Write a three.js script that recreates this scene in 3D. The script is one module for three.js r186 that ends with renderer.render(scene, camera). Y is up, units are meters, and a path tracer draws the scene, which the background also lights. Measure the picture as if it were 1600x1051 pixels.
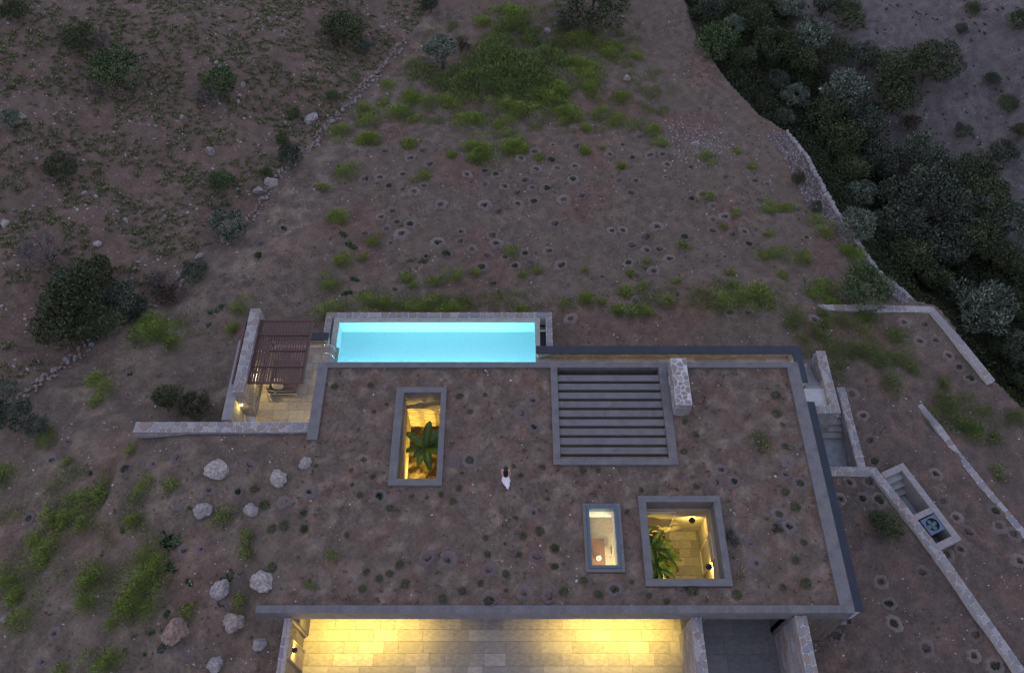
import * as THREE from 'three';
import { RoundedBoxGeometry } from 'three/addons/geometries/RoundedBoxGeometry.js';
import { mergeGeometries, mergeVertices } from 'three/addons/utils/BufferGeometryUtils.js';
import { MarchingCubes } from 'three/addons/objects/MarchingCubes.js';
import { createNoise2D, createNoise3D } from 'simplex-noise';

// ---------------------------------------------------------------- camera, sky, sun, exposure
const PITCH = 56.2 * Math.PI / 180, FOC = 1270, CAM_H = 34;
const scene = new THREE.Scene();
const camera = new THREE.PerspectiveCamera(2 * Math.atan(525.5 / FOC) * 180 / Math.PI, 1600 / 1051, 0.5, 900);
camera.position.set(0, CAM_H, 0);
camera.lookAt(0, CAM_H - Math.sin(PITCH), -Math.cos(PITCH));
const renderer = new THREE.WebGLRenderer({ antialias: true });
renderer.toneMapping = THREE.LinearToneMapping;
renderer.toneMappingExposure = 1.0;
renderer.shadowMap.enabled = true;
{ // dusk sky, brighter toward the horizon where the sun went down (to the left of the view), blue overhead
  const w = 128, h = 64, d = new Float32Array(w * h * 4);
  for (let j = 0; j < h; j++) for (let i = 0; i < w; i++) {
    const el = ((j + 0.5) / h - 0.5) * Math.PI, az = ((i + 0.5) / w - 0.5) * 2 * Math.PI;
    const up = Math.max(0, Math.sin(el)), low = Math.pow(1 - up, 3);
    const glow = Math.max(0, -Math.cos(az)) * low;          // az = pi is -x, the west
    const k = (j * w + i) * 4;
    d[k] = 0.64 + 0.10 * low + 0.55 * glow; d[k + 1] = 0.685 + 0.08 * low + 0.36 * glow; d[k + 2] = 0.99 + 0.06 * low + 0.2 * glow; d[k + 3] = 1;
  }
  const sky = new THREE.DataTexture(d, w, h, THREE.RGBAFormat, THREE.FloatType);
  sky.mapping = THREE.EquirectangularReflectionMapping; sky.magFilter = THREE.LinearFilter; sky.needsUpdate = true;
  scene.background = sky; scene.environment = sky;
}
const sun = new THREE.DirectionalLight(0xffe0d0, 0.18);
sun.position.set(-60, 38, -30); sun.target.position.set(0, -3, -25); sun.castShadow = true; sun.shadow.radius = 50;
sun.shadow.camera.left = -60; sun.shadow.camera.right = 60; sun.shadow.camera.top = 60; sun.shadow.camera.bottom = -60; sun.shadow.camera.far = 250;
scene.add(sun, sun.target);

// ---------------------------------------------------------------- helpers
function rng(seed) { let s = seed | 0; return () => { s = (s + 0x6d2b79f5) | 0; let t = Math.imul(s ^ (s >>> 15), 1 | s); t = (t + Math.imul(t ^ (t >>> 7), 61 | t)) ^ t; return ((t ^ (t >>> 14)) >>> 0) / 4294967296; }; }
const n2 = createNoise2D(rng(11)), n3 = createNoise3D(rng(12));
const R0 = rng(5), rr = (a, b, r = R0) => a + (b - a) * r();
const SP = Math.sin(PITCH), CP = Math.cos(PITCH);
const sstep = (a, b, x) => { const t = Math.min(1, Math.max(0, (x - a) / (b - a))); return t * t * (3 - 2 * t); };
const mix = (a, b, t) => a + (b - a) * t;
// photo pixel (1600 x 1051) to the point where its ray meets height y
function W(px, py, y) {
  const u = (px - 800) / FOC, v = -(py - 525.5) / FOC;
  const dy = v * CP - SP, dz = -v * SP - CP, t = (y - CAM_H) / dy;
  return new THREE.Vector3(u * t, y, dz * t);
}
const pxPerM = (p) => FOC / ((CAM_H - p.y) * SP - p.z * CP);
const used = new Map();
function numbered(n) { const k = used.get(n) || 0; used.set(n, k + 1); return k ? n + '_' + String(k).padStart(3, '0') : n; }
function tag(o, label, category, group, kind) { if (label) o.userData.label = label; if (category) o.userData.category = category; if (group) o.userData.group = group; if (kind) o.userData.kind = kind; return o; }
function thing(name, label, category, pos, turn = 0, group) {
  const o = new THREE.Group(); o.name = numbered(name); if (pos) o.position.copy(pos); o.rotation.y = turn; scene.add(o); return tag(o, label, category, group);
}
function part(name, geo, mat, parent) {
  const g = Array.isArray(geo) ? merge(geo) : geo;
  const m = new THREE.Mesh(g, mat); m.name = parent === scene ? numbered(name) : name; m.castShadow = m.receiveShadow = true; (parent || scene).add(m); return m;
}
function struct(name, geo, mat) { const m = part(name, geo, mat, scene); m.userData.kind = 'structure'; return m; }
function merge(list) { const l = list.map(g => { const q = g.index ? g.toNonIndexed() : g; for (const k of Object.keys(q.attributes)) if (!['position', 'normal', 'uv', 'color'].includes(k)) q.deleteAttribute(k); return q; }); return l.length === 1 ? l[0] : mergeGeometries(l); }
// box from corner to corner; uv in metres
function boxUV(g) { // planar metre uvs by dominant normal
  const q = g.index ? g.toNonIndexed() : g, p = q.attributes.position, n = q.attributes.normal, uv = new Float32Array(p.count * 2);
  for (let i = 0; i < p.count; i++) {
    const ax = Math.abs(n.getX(i)), ay = Math.abs(n.getY(i)), az = Math.abs(n.getZ(i));
    if (ay >= ax && ay >= az) { uv[2 * i] = p.getX(i); uv[2 * i + 1] = p.getZ(i); } else if (ax >= az) { uv[2 * i] = p.getZ(i); uv[2 * i + 1] = p.getY(i); } else { uv[2 * i] = p.getX(i); uv[2 * i + 1] = p.getY(i); }
  }
  q.setAttribute('uv', new THREE.BufferAttribute(uv, 2)); return q;
}
function B(x0, x1, y0, y1, z0, z1, r = 0.012) {
  const w = x1 - x0, h = y1 - y0, d = z1 - z0;
  const g = r > 0 && Math.min(w, h, d) > 2.2 * r ? new RoundedBoxGeometry(w, h, d, 1, r) : new THREE.BoxGeometry(w, h, d);
  g.translate((x0 + x1) / 2, (y0 + y1) / 2, (z0 + z1) / 2); return boxUV(g);
}
function cyl(r0, r1, h, x, y, z, seg = 14) { const g = new THREE.CylinderGeometry(r0, r1, h, seg); g.translate(x, y, z); return g.toNonIndexed(); }
function tube(pts, r, seg = 10, rad = 6, closed = false) { return new THREE.TubeGeometry(new THREE.CatmullRomCurve3(pts.map(p => Array.isArray(p) ? new THREE.Vector3(...p) : p), closed), seg, r, rad, closed).toNonIndexed(); }
// ---------------------------------------------------------------- textures
function tex(size, fn, srgb = true) {
  const d = new Uint8Array(size * size * 4);
  for (let j = 0; j < size; j++) for (let i = 0; i < size; i++) { const c = fn(i / size, j / size, i, j), k = (j * size + i) * 4; for (let q = 0; q < 3; q++) d[k + q] = Math.max(0, Math.min(255, (Array.isArray(c) ? c[q] : c) * 255)); d[k + 3] = 255; }
  const t = new THREE.DataTexture(d, size, size); t.wrapS = t.wrapT = THREE.RepeatWrapping; t.magFilter = THREE.LinearFilter; if (srgb) t.colorSpace = THREE.SRGBColorSpace; t.needsUpdate = true; return t;
}
// tiling noise: 2D torus by blending
const tn = (u, v, f) => { const a = n2(u * f, v * f), b = n2((u - 1) * f, v * f), c = n2(u * f, (v - 1) * f), d = n2((u - 1) * f, (v - 1) * f); const s = sstep(0, 1, u), t = sstep(0, 1, v); return (a * (1 - s) + b * s) * (1 - t) + (c * (1 - s) + d * s) * t; };
function rep(t, s) { const c = t.clone(); c.repeat.set(1 / s, 1 / s); c.needsUpdate = true; return c; }
const rt = rng(77);
const speck = new Float32Array(1024 * 1024); // scattered grit
for (let k = 0; k < 30000; k++) { const x = rt() * 1024 | 0, y = rt() * 1024 | 0, v = rt() < 0.6 ? -0.35 * rt() : 0.55 * rt() * rt(), r = rt() < 0.12 ? 2 : 1; for (let a = -r; a <= r; a++) for (let b = -r; b <= r; b++) if (a * a + b * b <= r) speck[((y + b + 1024) % 1024) * 1024 + (x + a + 1024) % 1024] += v; }
const soilTex = tex(1024, (u, v, i, j) => { const b = 0.6 + 0.08 * tn(u, v, 7) + 0.06 * tn(u, v, 23) + 0.055 * tn(u, v, 80) + 0.05 * (rt() - 0.5), s = speck[j * 1024 + i], c = b + s * 0.8; return [c * (1 + 0.03 * tn(u, v, 13)), c, c * (1 - 0.03 * tn(u, v, 9))]; });
const soilBump = tex(512, (u, v, i, j) => 0.5 + 0.2 * tn(u, v, 14) + 0.2 * tn(u, v, 45) + 0.3 * speck[(j * 2) * 1024 + i * 2], false);
const plasterTex = tex(512, (u, v) => { const c = 0.84 + 0.08 * tn(u, v, 3) + 0.05 * tn(u, v, 12) + 0.03 * tn(u, v, 60) + 0.03 * (rt() - 0.5); return [c, c, c]; });
const stoneTex = tex(256, (u, v) => { const c = 0.82 + 0.1 * tn(u, v, 5) + 0.07 * tn(u, v, 17) + 0.05 * (rt() - 0.5); return [c, c * (1 + 0.02 * tn(u, v, 4)), c]; });
const slabTex = tex(512, (u, v) => { const c = 0.84 + 0.07 * tn(u, v * 2, 3) + 0.05 * tn(u, v, 14) + 0.04 * tn(u, v, 50) - 0.12 * Math.max(0, tn(u, v, 6) - 0.45) + 0.03 * (rt() - 0.5); return [c, c * 0.99, c * 0.965]; });
const woodTex = tex(256, (u, v) => { const g = 0.72 + 0.12 * Math.sin(u * 60 + 3 * tn(u, v, 4)) * 0.4 + 0.1 * tn(u * 1, v, 20); return [g, g * 0.8, g * 0.58]; });
const lin = (r, g, b) => new THREE.Color().setRGB(r, g, b);
const std = (c, o = {}) => new THREE.MeshStandardMaterial({ color: Array.isArray(c) ? lin(...c) : c, roughness: 0.9, metalness: 0, ...o });
const M = {
  soil: std([1, 1, 1], { vertexColors: true, map: rep(soilTex, 7.3), bumpMap: rep(soilBump, 2.9), bumpScale: 0.03, roughness: 1 }),
    parapet: std([0.175, 0.173, 0.172], { map: rep(plasterTex, 2.3), roughness: 0.7 }),
  navy: std([0.018, 0.03, 0.05], { roughness: 0.55, map: rep(plasterTex, 4) }),
  plaster: std([0.5, 0.47, 0.42], { map: rep(plasterTex, 2.7) }),
  white: std([0.78, 0.76, 0.72], { map: rep(plasterTex, 2.7) }),
  mortar: std([0.68, 0.665, 0.63], { map: rep(plasterTex, 0.9), roughness: 1 }),
  concrete: std([0.36, 0.36, 0.35], { map: rep(plasterTex, 1.7) }),
  concretePale: std([0.55, 0.57, 0.58], { map: rep(plasterTex, 1.7) }),
  darkWall: std([0.16, 0.16, 0.165], { map: rep(stoneTex, 0.8) }),
  pergola: std([0.072, 0.033, 0.024], { roughness: 0.5 }),
  black: std([0.012, 0.012, 0.013], { roughness: 0.5 }),
  darkMetal: std([0.05, 0.055, 0.06], { roughness: 0.45, metalness: 0.6 }),
  chrome: std([0.75, 0.76, 0.78], { roughness: 0.2, metalness: 1 }),
  teal: std([0.06, 0.1, 0.125], { roughness: 0.45 }),
  timber: std([0.22, 0.15, 0.07], { map: rep(woodTex, 0.8), roughness: 0.7 }),
  bark: std([0.16, 0.12, 0.09], { map: rep(stoneTex, 0.5) }),
};
const stoneMats = [[0.38, 0.36, 0.34], [0.31, 0.305, 0.31], [0.45, 0.435, 0.42], [0.34, 0.28, 0.24], [0.29, 0.29, 0.305], [0.35, 0.34, 0.325]].map(c => std(c, { map: rep(stoneTex, 0.45), bumpMap: rep(stoneTex, 0.45), bumpScale: 0.012 }));
const ashlarMats = [[0.5, 0.42, 0.3], [0.44, 0.37, 0.26], [0.55, 0.47, 0.35], [0.4, 0.34, 0.25]].map(c => std(c, { map: rep(stoneTex, 0.45), bumpMap: rep(stoneTex, 0.45), bumpScale: 0.012 }));
const slabMats = [[0.46, 0.43, 0.38], [0.41, 0.385, 0.34], [0.52, 0.485, 0.42], [0.36, 0.34, 0.305], [0.44, 0.41, 0.36]].map(c => std(c, { map: rep(slabTex, 1.3), roughness: 0.65 }));
const leafMat = std([1, 1, 1], { vertexColors: true, roughness: 0.85 });
const LAMPC = new THREE.Color(1, 0.69, 0.13);
const glowMat = new THREE.MeshStandardMaterial({ color: 0xffffff, emissive: LAMPC, emissiveIntensity: 6 });
function pointLight(x, y, z, I, color = LAMPC, r = 2) { const l = new THREE.PointLight(color, I, 0, 2); l.position.set(x, y, z); l.castShadow = true; l.shadow.radius = r; scene.add(l); return l; }
function spotLight(x, y, z, tx, ty, tz, I, ang, pen = 0.5, color = LAMPC, r = 1.5) { const l = new THREE.SpotLight(color, I, 0, ang, pen, 2); l.position.set(x, y, z); l.target.position.set(tx, ty, tz); l.castShadow = true; l.shadow.radius = r; scene.add(l, l.target); return l; }

// ---------------------------------------------------------------- heights
const RX0 = -9.56, RX1 = 14.1, RZ0 = -21.25, RZ1 = -9.12, FLOOR = -3.6;
const ctl = [];
const C = (px, py, y, e = 1) => { const p = W(px, py, y); ctl.push([p.x, p.z, y, e]); };
// upper ground left of the roof
[[500, 720, -0.13], [470, 760, -0.14], [455, 850, -0.14], [440, 920, -0.18], [470, 690, -0.25], [430, 690, -0.45], [350, 690, -0.75], [230, 695, -1.15], [420, 740, -0.3], [340, 760, -0.6], [400, 830, -0.3], [330, 870, -0.6], [230, 800, -0.9], [120, 760, -1.5], [0, 760, -2.3], [0, 900, -1.9], [120, 900, -1.2], [390, 930, -0.65], [360, 1000, -0.95], [420, 1040, -1.0], [200, 1040, -1.1], [0, 1051, -1.7], [280, 960, -0.9], [150, 680, -1.9],
// hollow north of the retaining wall
[300, 640, -3.3], [250, 640, -2.9], [330, 600, -3.6], [230, 600, -2.9], [330, 530, -4.0], [160, 620, -2.4], [200, 560, -3.4], [90, 660, -2.3], [0, 690, -2.6],
// gully along the dry stone wall, hillside beyond
[150, 575, -3.8], [260, 470, -4.6], [380, 345, -5.3], [500, 195, -6.0], [600, 80, -6.6], [640, 20, -6.8], [60, 520, -3.4], [0, 560, -2.6], [0, 400, -2.2], [100, 350, -2.8], [250, 350, -4.2], [300, 250, -4.4], [200, 200, -3.2], [0, 200, -1.2], [0, 50, -0.4], [250, 50, -2.4], [400, 50, -4.2], [450, 0, -4.6], [-200, 200, 2], [-200, 0, 3], [200, -200, -1.5],
// field beyond the pool
[450, 500, -4.4], [500, 450, -4.7], [700, 470, -4.8], [900, 500, -4.7], [1100, 500, -4.7], [1200, 520, -4.7], [600, 400, -5.1], [800, 400, -5.2], [1000, 400, -5.3], [1200, 400, -5.5], [1330, 460, -5.6], [550, 300, -5.6], [800, 300, -5.7], [1050, 300, -5.9], [1250, 300, -6.2], [600, 180, -6.2], [800, 180, -6.3], [1000, 180, -6.5], [1150, 180, -6.8], [700, 60, -7], [850, 60, -7], [1000, 50, -7.2], [800, -100, -8], [1100, -100, -8.4],
// right terraces
[1330, 520, -4.9], [1430, 510, -5.1], [1500, 590, -5.2], [1250, 500, -4.7], [1360, 600, -4.6], [1360, 680, -4.5], [1400, 640, -4.8], [1480, 650, -5.4], [1580, 700, -5.8], [1500, 780, -5.0], [1400, 700, -4.5], [1450, 740, -4.6], [1560, 860, -5.0], [1320, 770, -4.5], [1380, 850, -4.5], [1350, 900, -4.4], [1450, 930, -4.5], [1550, 1020, -4.6], [1320, 1040, -4.0], [1420, 1040, -4.3], [1600, 960, -5.0], [1600, 1100, -4.6], [1300, 900, -4.5], [1700, 800, -6.2],
// ravine bed (before its step) and the slope beyond
[1300, 100, -7.4], [1400, 250, -7.6], [1500, 400, -7.6], [1580, 560, -7.4], [1450, 60, -7.2], [1550, 120, -6.6], [1600, 250, -6.6], [1600, 0, -5.4], [1700, 100, -4], [1400, -50, -7], [1700, 400, -6.5]].forEach(a => C(...a));
function shepard(x, z) { let s = 0, t = 0; for (const c of ctl) { const dx = x - c[0], dz = z - c[1], d2 = dx * dx + dz * dz + 0.35, w = 1 / (d2 * Math.sqrt(d2)); s += w; t += w * c[2]; } return t / s; }
// polylines on the ground used for steps
const PL = (pts, y) => pts.map(p => { const q = W(p[0], p[1], y); return [q.x, q.z]; });
const ravineEdge = PL([[1060, -60], [1085, 20], [1130, 95], [1195, 160], [1238, 190], [1264, 232], [1292, 282], [1318, 332], [1346, 388], [1380, 432], [1425, 472], [1463, 482], [1504, 534], [1556, 598], [1640, 668], [1800, 760]], -5.6);
function sideDist(pl, x, z) { // signed distance to a polyline, positive on the +x side of a line drawn toward the viewer
  let best = 1e9, sgn = 1, at = 0;
  for (let i = 0; i + 1 < pl.length; i++) {
    const [ax, az] = pl[i], [bx, bz] = pl[i + 1], dx = bx - ax, dz = bz - az, L2 = dx * dx + dz * dz; let t = ((x - ax) * dx + (z - az) * dz) / L2; t = Math.min(1, Math.max(0, t));
    const qx = ax + dx * t - x, qz = az + dz * t - z, d = qx * qx + qz * qz; if (d < best) { best = d; sgn = (x - ax) * dz - (z - az) * dx > 0 ? 1 : -1; at = i + t; }
  }
  return [Math.sqrt(best) * sgn, at];
}
const inR = (x, z, a) => x > a[0] && x < a[1] && z > a[2] && z < a[3];
function hBase(x, z) {
  let h = shepard(x, z) + 0.07 * n2(x * 0.35, z * 0.35) + 0.035 * n2(x * 1.1, z * 1.1);
  const [sd, at] = sideDist(ravineEdge, x, z);
  if (sd > 0) { const k = sstep(-57, -46, z); h -= (0.4 + 1.9 * k) * sstep(0.0, 0.5, sd) + 1.6 * sstep(0.5, 7, sd) * (0.4 + 0.6 * k) - 1.4 * sstep(9, 22, sd); }
  return h;
}
function hAt(x, z) {
  if (x > RX0 + 0.06 && x < RX1 && z > RZ0 && z < RZ1 + 0.02) { const b = -0.13 + 0.028 * n2(x * 0.9, z * 0.9) + 0.018 * n2(x * 2.6, z * 2.6); return x < -8.4 && z > -17.2 ? mix(Math.max(b, -0.2), b, sstep(-9.5, -8.4, x)) : b; }
  // upper ground south of the retaining wall against the hollow north of it
  const zr = -17.75;
  let h = hBase(x, z);
  if (x < RX0 + 0.1 && x > -19 && z > zr && z < -9) { const up = -0.34 - 0.42 * sstep(-14.8, -17.9, x); const k = sstep(-19, -17.9, x) * sstep(zr, zr + 0.25, z) * (1 - sstep(zr + 2.5, zr + 6, z)) ; h = mix(h, up, k); const k2 = sstep(-11.2, -9.6, x) * sstep(zr + 0.1, zr + 0.5, z) * (1 - sstep(-9.45, -9.1, z)); h = mix(h, -0.14 - 0.2 * (1 - sstep(zr + 0.6, zr + 2.6, z)), k2); }
  if (x < RX0 && x > -19 && z <= zr && z > -21) { const k = sstep(-18.6, -17.2, x) * (1 - sstep(zr - 2.5, zr - 4, z)); h = mix(h, Math.min(h, mix(-1.9, -3.3, sstep(-17.5, -15, x))), k * sstep(zr - 3.2, zr - 2.2, z) + 0); }
  if (z > -9.15 && x < -9.3 && x > -12) h = mix(h, Math.min(h, -1.0), sstep(-12, -10.6, x));
  return h;
}
function at(px, py, lift = 0) { // ground (plus lift) under a photo pixel
  let y = -3, p; for (let k = 0; k < 14; k++) { p = W(px, py, y); const t = hAt(p.x, p.z) + lift; y = k < 5 ? t : y + (t - y) * 0.6; } p = W(px, py, y); p.y = hAt(p.x, p.z); return p;
}
// openings in the ground sheet
const holes = [[-14.75, RX0 + 0.25, -24.55, -17.98], [-10.35, 2.0, -27.0, RZ0 + 0.1], [RX0, 15.5, -24.0, RZ0 + 0.1], [RX1 - 0.3, 15.45, -24.0, -9.85], [-9.35, 12.2, RZ1 - 0.12, 0], [-5.42, -3.28, -19.68, -14.86], [5.76, 9.1, -14.1, -10.36], [3.24, 4.66, -13.75, -10.95], [2.0, 7.45, -21.3, -15.9]];
const Lw = (px, py, y) => { const p = W(px, py, y); return [p.x, p.z]; };
const holePolys = []; // filled by the walkway and the pit
// walkway and pit outlines
const WALK_TOP = -4.35, L_TOP = -3.1, PIT_TOP = -4.3;
holePolys.push([[15.4, -22.6], Lw(1284, 560, L_TOP), Lw(1309, 640, L_TOP), Lw(1318, 612, WALK_TOP), Lw(1344, 729, WALK_TOP), [15.4, W(1300, 729, WALK_TOP).z]]);
const pitO = [[1377.3, 738.2], [1411.6, 723], [1500.7, 844], [1468, 860]].map(q => Lw(q[0], q[1], PIT_TOP));
holePolys.push((() => { const cx = pitO.reduce((s, p) => s + p[0], 0) / 4, cz = pitO.reduce((s, p) => s + p[1], 0) / 4; return pitO.map(p => [cx + (p[0] - cx) * 0.85, cz + (p[1] - cz) * 0.85]); })());
function inPoly(x, z, P) { let c = false; for (let i = 0, j = P.length - 1; i < P.length; j = i++) if ((P[i][1] > z) !== (P[j][1] > z) && x < (P[j][0] - P[i][0]) * (z - P[i][1]) / (P[j][1] - P[i][1]) + P[i][0]) c = !c; return c; }
const inHole = (x, z) => holes.some(a => inR(x, z, a)) || holePolys.some(P => inPoly(x, z, P));

// ---------------------------------------------------------------- the ground
const wallLeft = PL([[632, 30], [600, 75], [585, 100], [560, 122], [545, 145], [525, 165], [497, 190], [488, 215], [455, 255], [425, 290], [410, 312], [393, 335], [352, 385], [300, 432], [262, 472], [235, 495], [200, 515], [170, 545], [130, 590], [100, 620], [75, 650], [30, 690], [-10, 720]], -5);
{
  const axis = (lo, hi, fine, far0, far1) => { const a = []; let s = fine; let v = lo; const L = []; while (v > far0) { s *= 1.35; v -= s; L.unshift(v); } a.push(...L); const n = Math.round((hi - lo) / fine); for (let i = 0; i <= n; i++) a.push(lo + (hi - lo) * i / n); s = fine; v = hi; while (v < far1) { s *= 1.35; v += s; a.push(v); } return a; };
  const X = axis(-42, 42, 0.2, -350, 350), Z = axis(-62, -5, 0.2, -400, 160), nx = X.length, nz = Z.length;
  const pos = new Float32Array(nx * nz * 3), col = new Float32Array(nx * nz * 3), uv = new Float32Array(nx * nz * 2), bad = new Uint8Array(nx * nz);
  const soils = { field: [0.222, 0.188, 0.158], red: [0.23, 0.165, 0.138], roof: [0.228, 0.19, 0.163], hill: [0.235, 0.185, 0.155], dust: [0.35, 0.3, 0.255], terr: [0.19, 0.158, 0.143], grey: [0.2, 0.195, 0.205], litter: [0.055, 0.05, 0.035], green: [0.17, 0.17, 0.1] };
  const lerp = (a, b, t) => [mix(a[0], b[0], t), mix(a[1], b[1], t), mix(a[2], b[2], t)];
  for (let j = 0; j < nz; j++) for (let i = 0; i < nx; i++) {
    const x = X[i], z = Z[j], k = j * nx + i; pos[3 * k] = x; pos[3 * k + 1] = hAt(x, z); pos[3 * k + 2] = z; uv[2 * k] = x; uv[2 * k + 1] = z; bad[k] = inHole(x, z) ? 1 : 0;
    let c; const na = n2(x * 0.12 + 7, z * 0.12), nb = n2(x * 0.5, z * 0.5 + 3), nc = n2(x * 1.7, z * 1.7 + 31);
    if (x > RX0 && x < RX1 && z > RZ0 && z < RZ1) c = lerp(lerp(soils.roof, soils.red, sstep(-0.1, 0.7, nb + 0.4 * nc)), soils.dust, 0.7 * sstep(0.1, 0.75, n2(x * 0.8 + 50, z * 0.8) + 0.4 * nc));
    else {
      const sl = -sideDist(wallLeft, x, z)[0], [sr] = sideDist(ravineEdge, x, z);
      c = lerp(soils.field, soils.red, sstep(0.1, 0.8, na + 0.25 * nb));
      c = lerp(c, soils.hill, sstep(-0.5, 1, sl)); // hillside beyond the left wall (right hand of a line drawn toward the viewer)
      if (sl > 0) c = lerp(c, soils.red, 0.6 * sstep(0, 0.6, nb + nc * 0.5));
      if (z > -22 && x < -9) c = lerp(c, soils.dust, 0.35 * sstep(-0.2, 0.7, nb + 0.3 * nc));
      if (x < -10 && z < -18 && sl < 0) c = lerp(c, soils.dust, 0.55 * sstep(-0.1, 0.6, na + 0.5 * nb) * sstep(6, 2, -sl));
      if (sl < -0.6 && sl > -4.5 && z < -22) c = lerp(c, soils.dust, 0.6 * sstep(-0.6, -1.3, sl) * sstep(-4.5, -2.6, sl) * sstep(-0.5, 0.3, nb + 0.4 * nc));
      if (x > 15 && z > -25) c = lerp(soils.terr, soils.red, 0.7 * sstep(0, 0.7, nb + 0.4 * nc));
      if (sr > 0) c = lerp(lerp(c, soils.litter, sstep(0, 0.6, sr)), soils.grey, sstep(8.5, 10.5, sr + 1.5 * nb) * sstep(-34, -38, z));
    }
    const v = 1 + 0.1 * nb + 0.09 * nc + 0.07 * n2(x * 4.1, z * 4.1); col[3 * k] = c[0] * v * 1.5; col[3 * k + 1] = c[1] * v * 1.41; col[3 * k + 2] = c[2] * v * 1.22;
  }
  const idx = []; for (let j = 0; j + 1 < nz; j++) for (let i = 0; i + 1 < nx; i++) { const a = j * nx + i, b = a + 1, c = a + nx, d = c + 1; if (bad[a] || bad[b] || bad[c] || bad[d]) continue; idx.push(a, c, b, b, c, d); }
  const g = new THREE.BufferGeometry(); g.setAttribute('position', new THREE.BufferAttribute(pos, 3)); g.setAttribute('color', new THREE.BufferAttribute(col, 3)); g.setAttribute('uv', new THREE.BufferAttribute(uv, 2)); g.setIndex(idx); g.computeVertexNormals();
  struct('ground', g, M.soil);
}
console.log('ground');

// ---------------------------------------------------------------- masonry
// stones cut from a jittered pattern on the rectangle (o, u, v), standing proud along n; each is a child of its wall
function stonePanel(parent, o, u, v, U, V, cu, cv, seed, mats = stoneMats, gap = 0.034, proud = 0.028, max = 300) {
  const r = rng(seed), n = new THREE.Vector3().crossVectors(u, v).normalize(), nu = Math.max(1, Math.round(U / cu)), nv = Math.max(1, Math.round(V / cv)), P = [], du = U / nu, dv = V / nv;
  for (let j = 0; j < nv; j++) for (let i = 0; i < nu; i++) if (r() > 0.14) P.push([(i + 0.5 + (j % 2 ? 0.25 : -0.25) + 0.85 * (r() - 0.5)) * du, (j + 0.5 + (nv > 1 ? 0.8 : 0.3) * (r() - 0.5)) * dv]);
  let made = 0;
  for (let k = 0; k < P.length && made < max; k++) {
    let poly = [[0, 0], [U, 0], [U, V], [0, V]]; const [ax, ay] = P[k];
    for (let m = 0; m < P.length; m++) {
      if (m === k) continue; const [bx, by] = P[m]; if (Math.abs(bx - ax) > 3.2 * du || Math.abs(by - ay) > 3.2 * dv) continue;
      const sx = 1 / (du * du), sy = 1 / (dv * dv); // distances measured in cells
      const dx = (bx - ax) * sx, dy = (by - ay) * sy, c = dx * (ax + bx) / 2 + dy * (ay + by) / 2, out = [];
      for (let q = 0; q < poly.length; q++) { const p = poly[q], p2 = poly[(q + 1) % poly.length], d1 = dx * p[0] + dy * p[1] - c, d2 = dx * p2[0] + dy * p2[1] - c; if (d1 <= 0) out.push(p); if ((d1 < 0 && d2 > 0) || (d1 > 0 && d2 < 0)) { const t = d1 / (d1 - d2); out.push([p[0] + (p2[0] - p[0]) * t, p[1] + (p2[1] - p[1]) * t]); } }
      poly = out; if (poly.length < 3) break;
    }
    if (poly.length < 3) continue;
    let cx = 0, cy = 0; for (const p of poly) { cx += p[0]; cy += p[1]; } cx /= poly.length; cy /= poly.length;
    const R = Math.min(...poly.map(p => Math.hypot(p[0] - cx, p[1] - cy))); if (R < gap * 1.5) continue;
    // cut corners so that the stones read as rough
    const soft = []; for (let q = 0; q < poly.length; q++) { const p = poly[q], b = poly[(q + 1) % poly.length], t = 0.07 + 0.13 * r(); soft.push([mix(p[0], b[0], t), mix(p[1], b[1], t)], [mix(p[0], b[0], 1 - t), mix(p[1], b[1], 1 - t)]); }
    const ring = (s, h) => soft.map(p => { const d = Math.hypot(p[0] - cx, p[1] - cy), f = Math.max(0.2, (d - s) / d); const a = cx + (p[0] - cx) * f, b = cy + (p[1] - cy) * f; return new THREE.Vector3().copy(o).addScaledVector(u, a).addScaledVector(v, b).addScaledVector(n, h); });
    const hh = proud * (0.55 + 0.8 * r()), A = ring(gap * 0.5, -0.01), Bq = ring(gap * 0.55, hh * 0.6), D = ring(gap * 0.55 + Math.min(0.025, R * 0.3), hh), ctr = new THREE.Vector3().copy(o).addScaledVector(u, cx).addScaledVector(v, cy).addScaledVector(n, hh * 1.08);
    const pos = [], N = soft.length, tri = (a, b, c) => pos.push(a.x, a.y, a.z, b.x, b.y, b.z, c.x, c.y, c.z);
    for (let q = 0; q < N; q++) { const w = (q + 1) % N; tri(A[q], A[w], Bq[q]); tri(A[w], Bq[w], Bq[q]); tri(Bq[q], Bq[w], D[q]); tri(Bq[w], D[w], D[q]); tri(D[q], D[w], ctr); }
    const g = new THREE.BufferGeometry(); g.setAttribute('position', new THREE.Float32BufferAttribute(pos, 3)); g.computeVertexNormals(); boxUV(g);
    part('stone', g, mats[Math.floor(r() * mats.length)], parent); made++;
  }
  return made;
}
const V3 = (x, y, z) => new THREE.Vector3(x, y, z);
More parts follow.
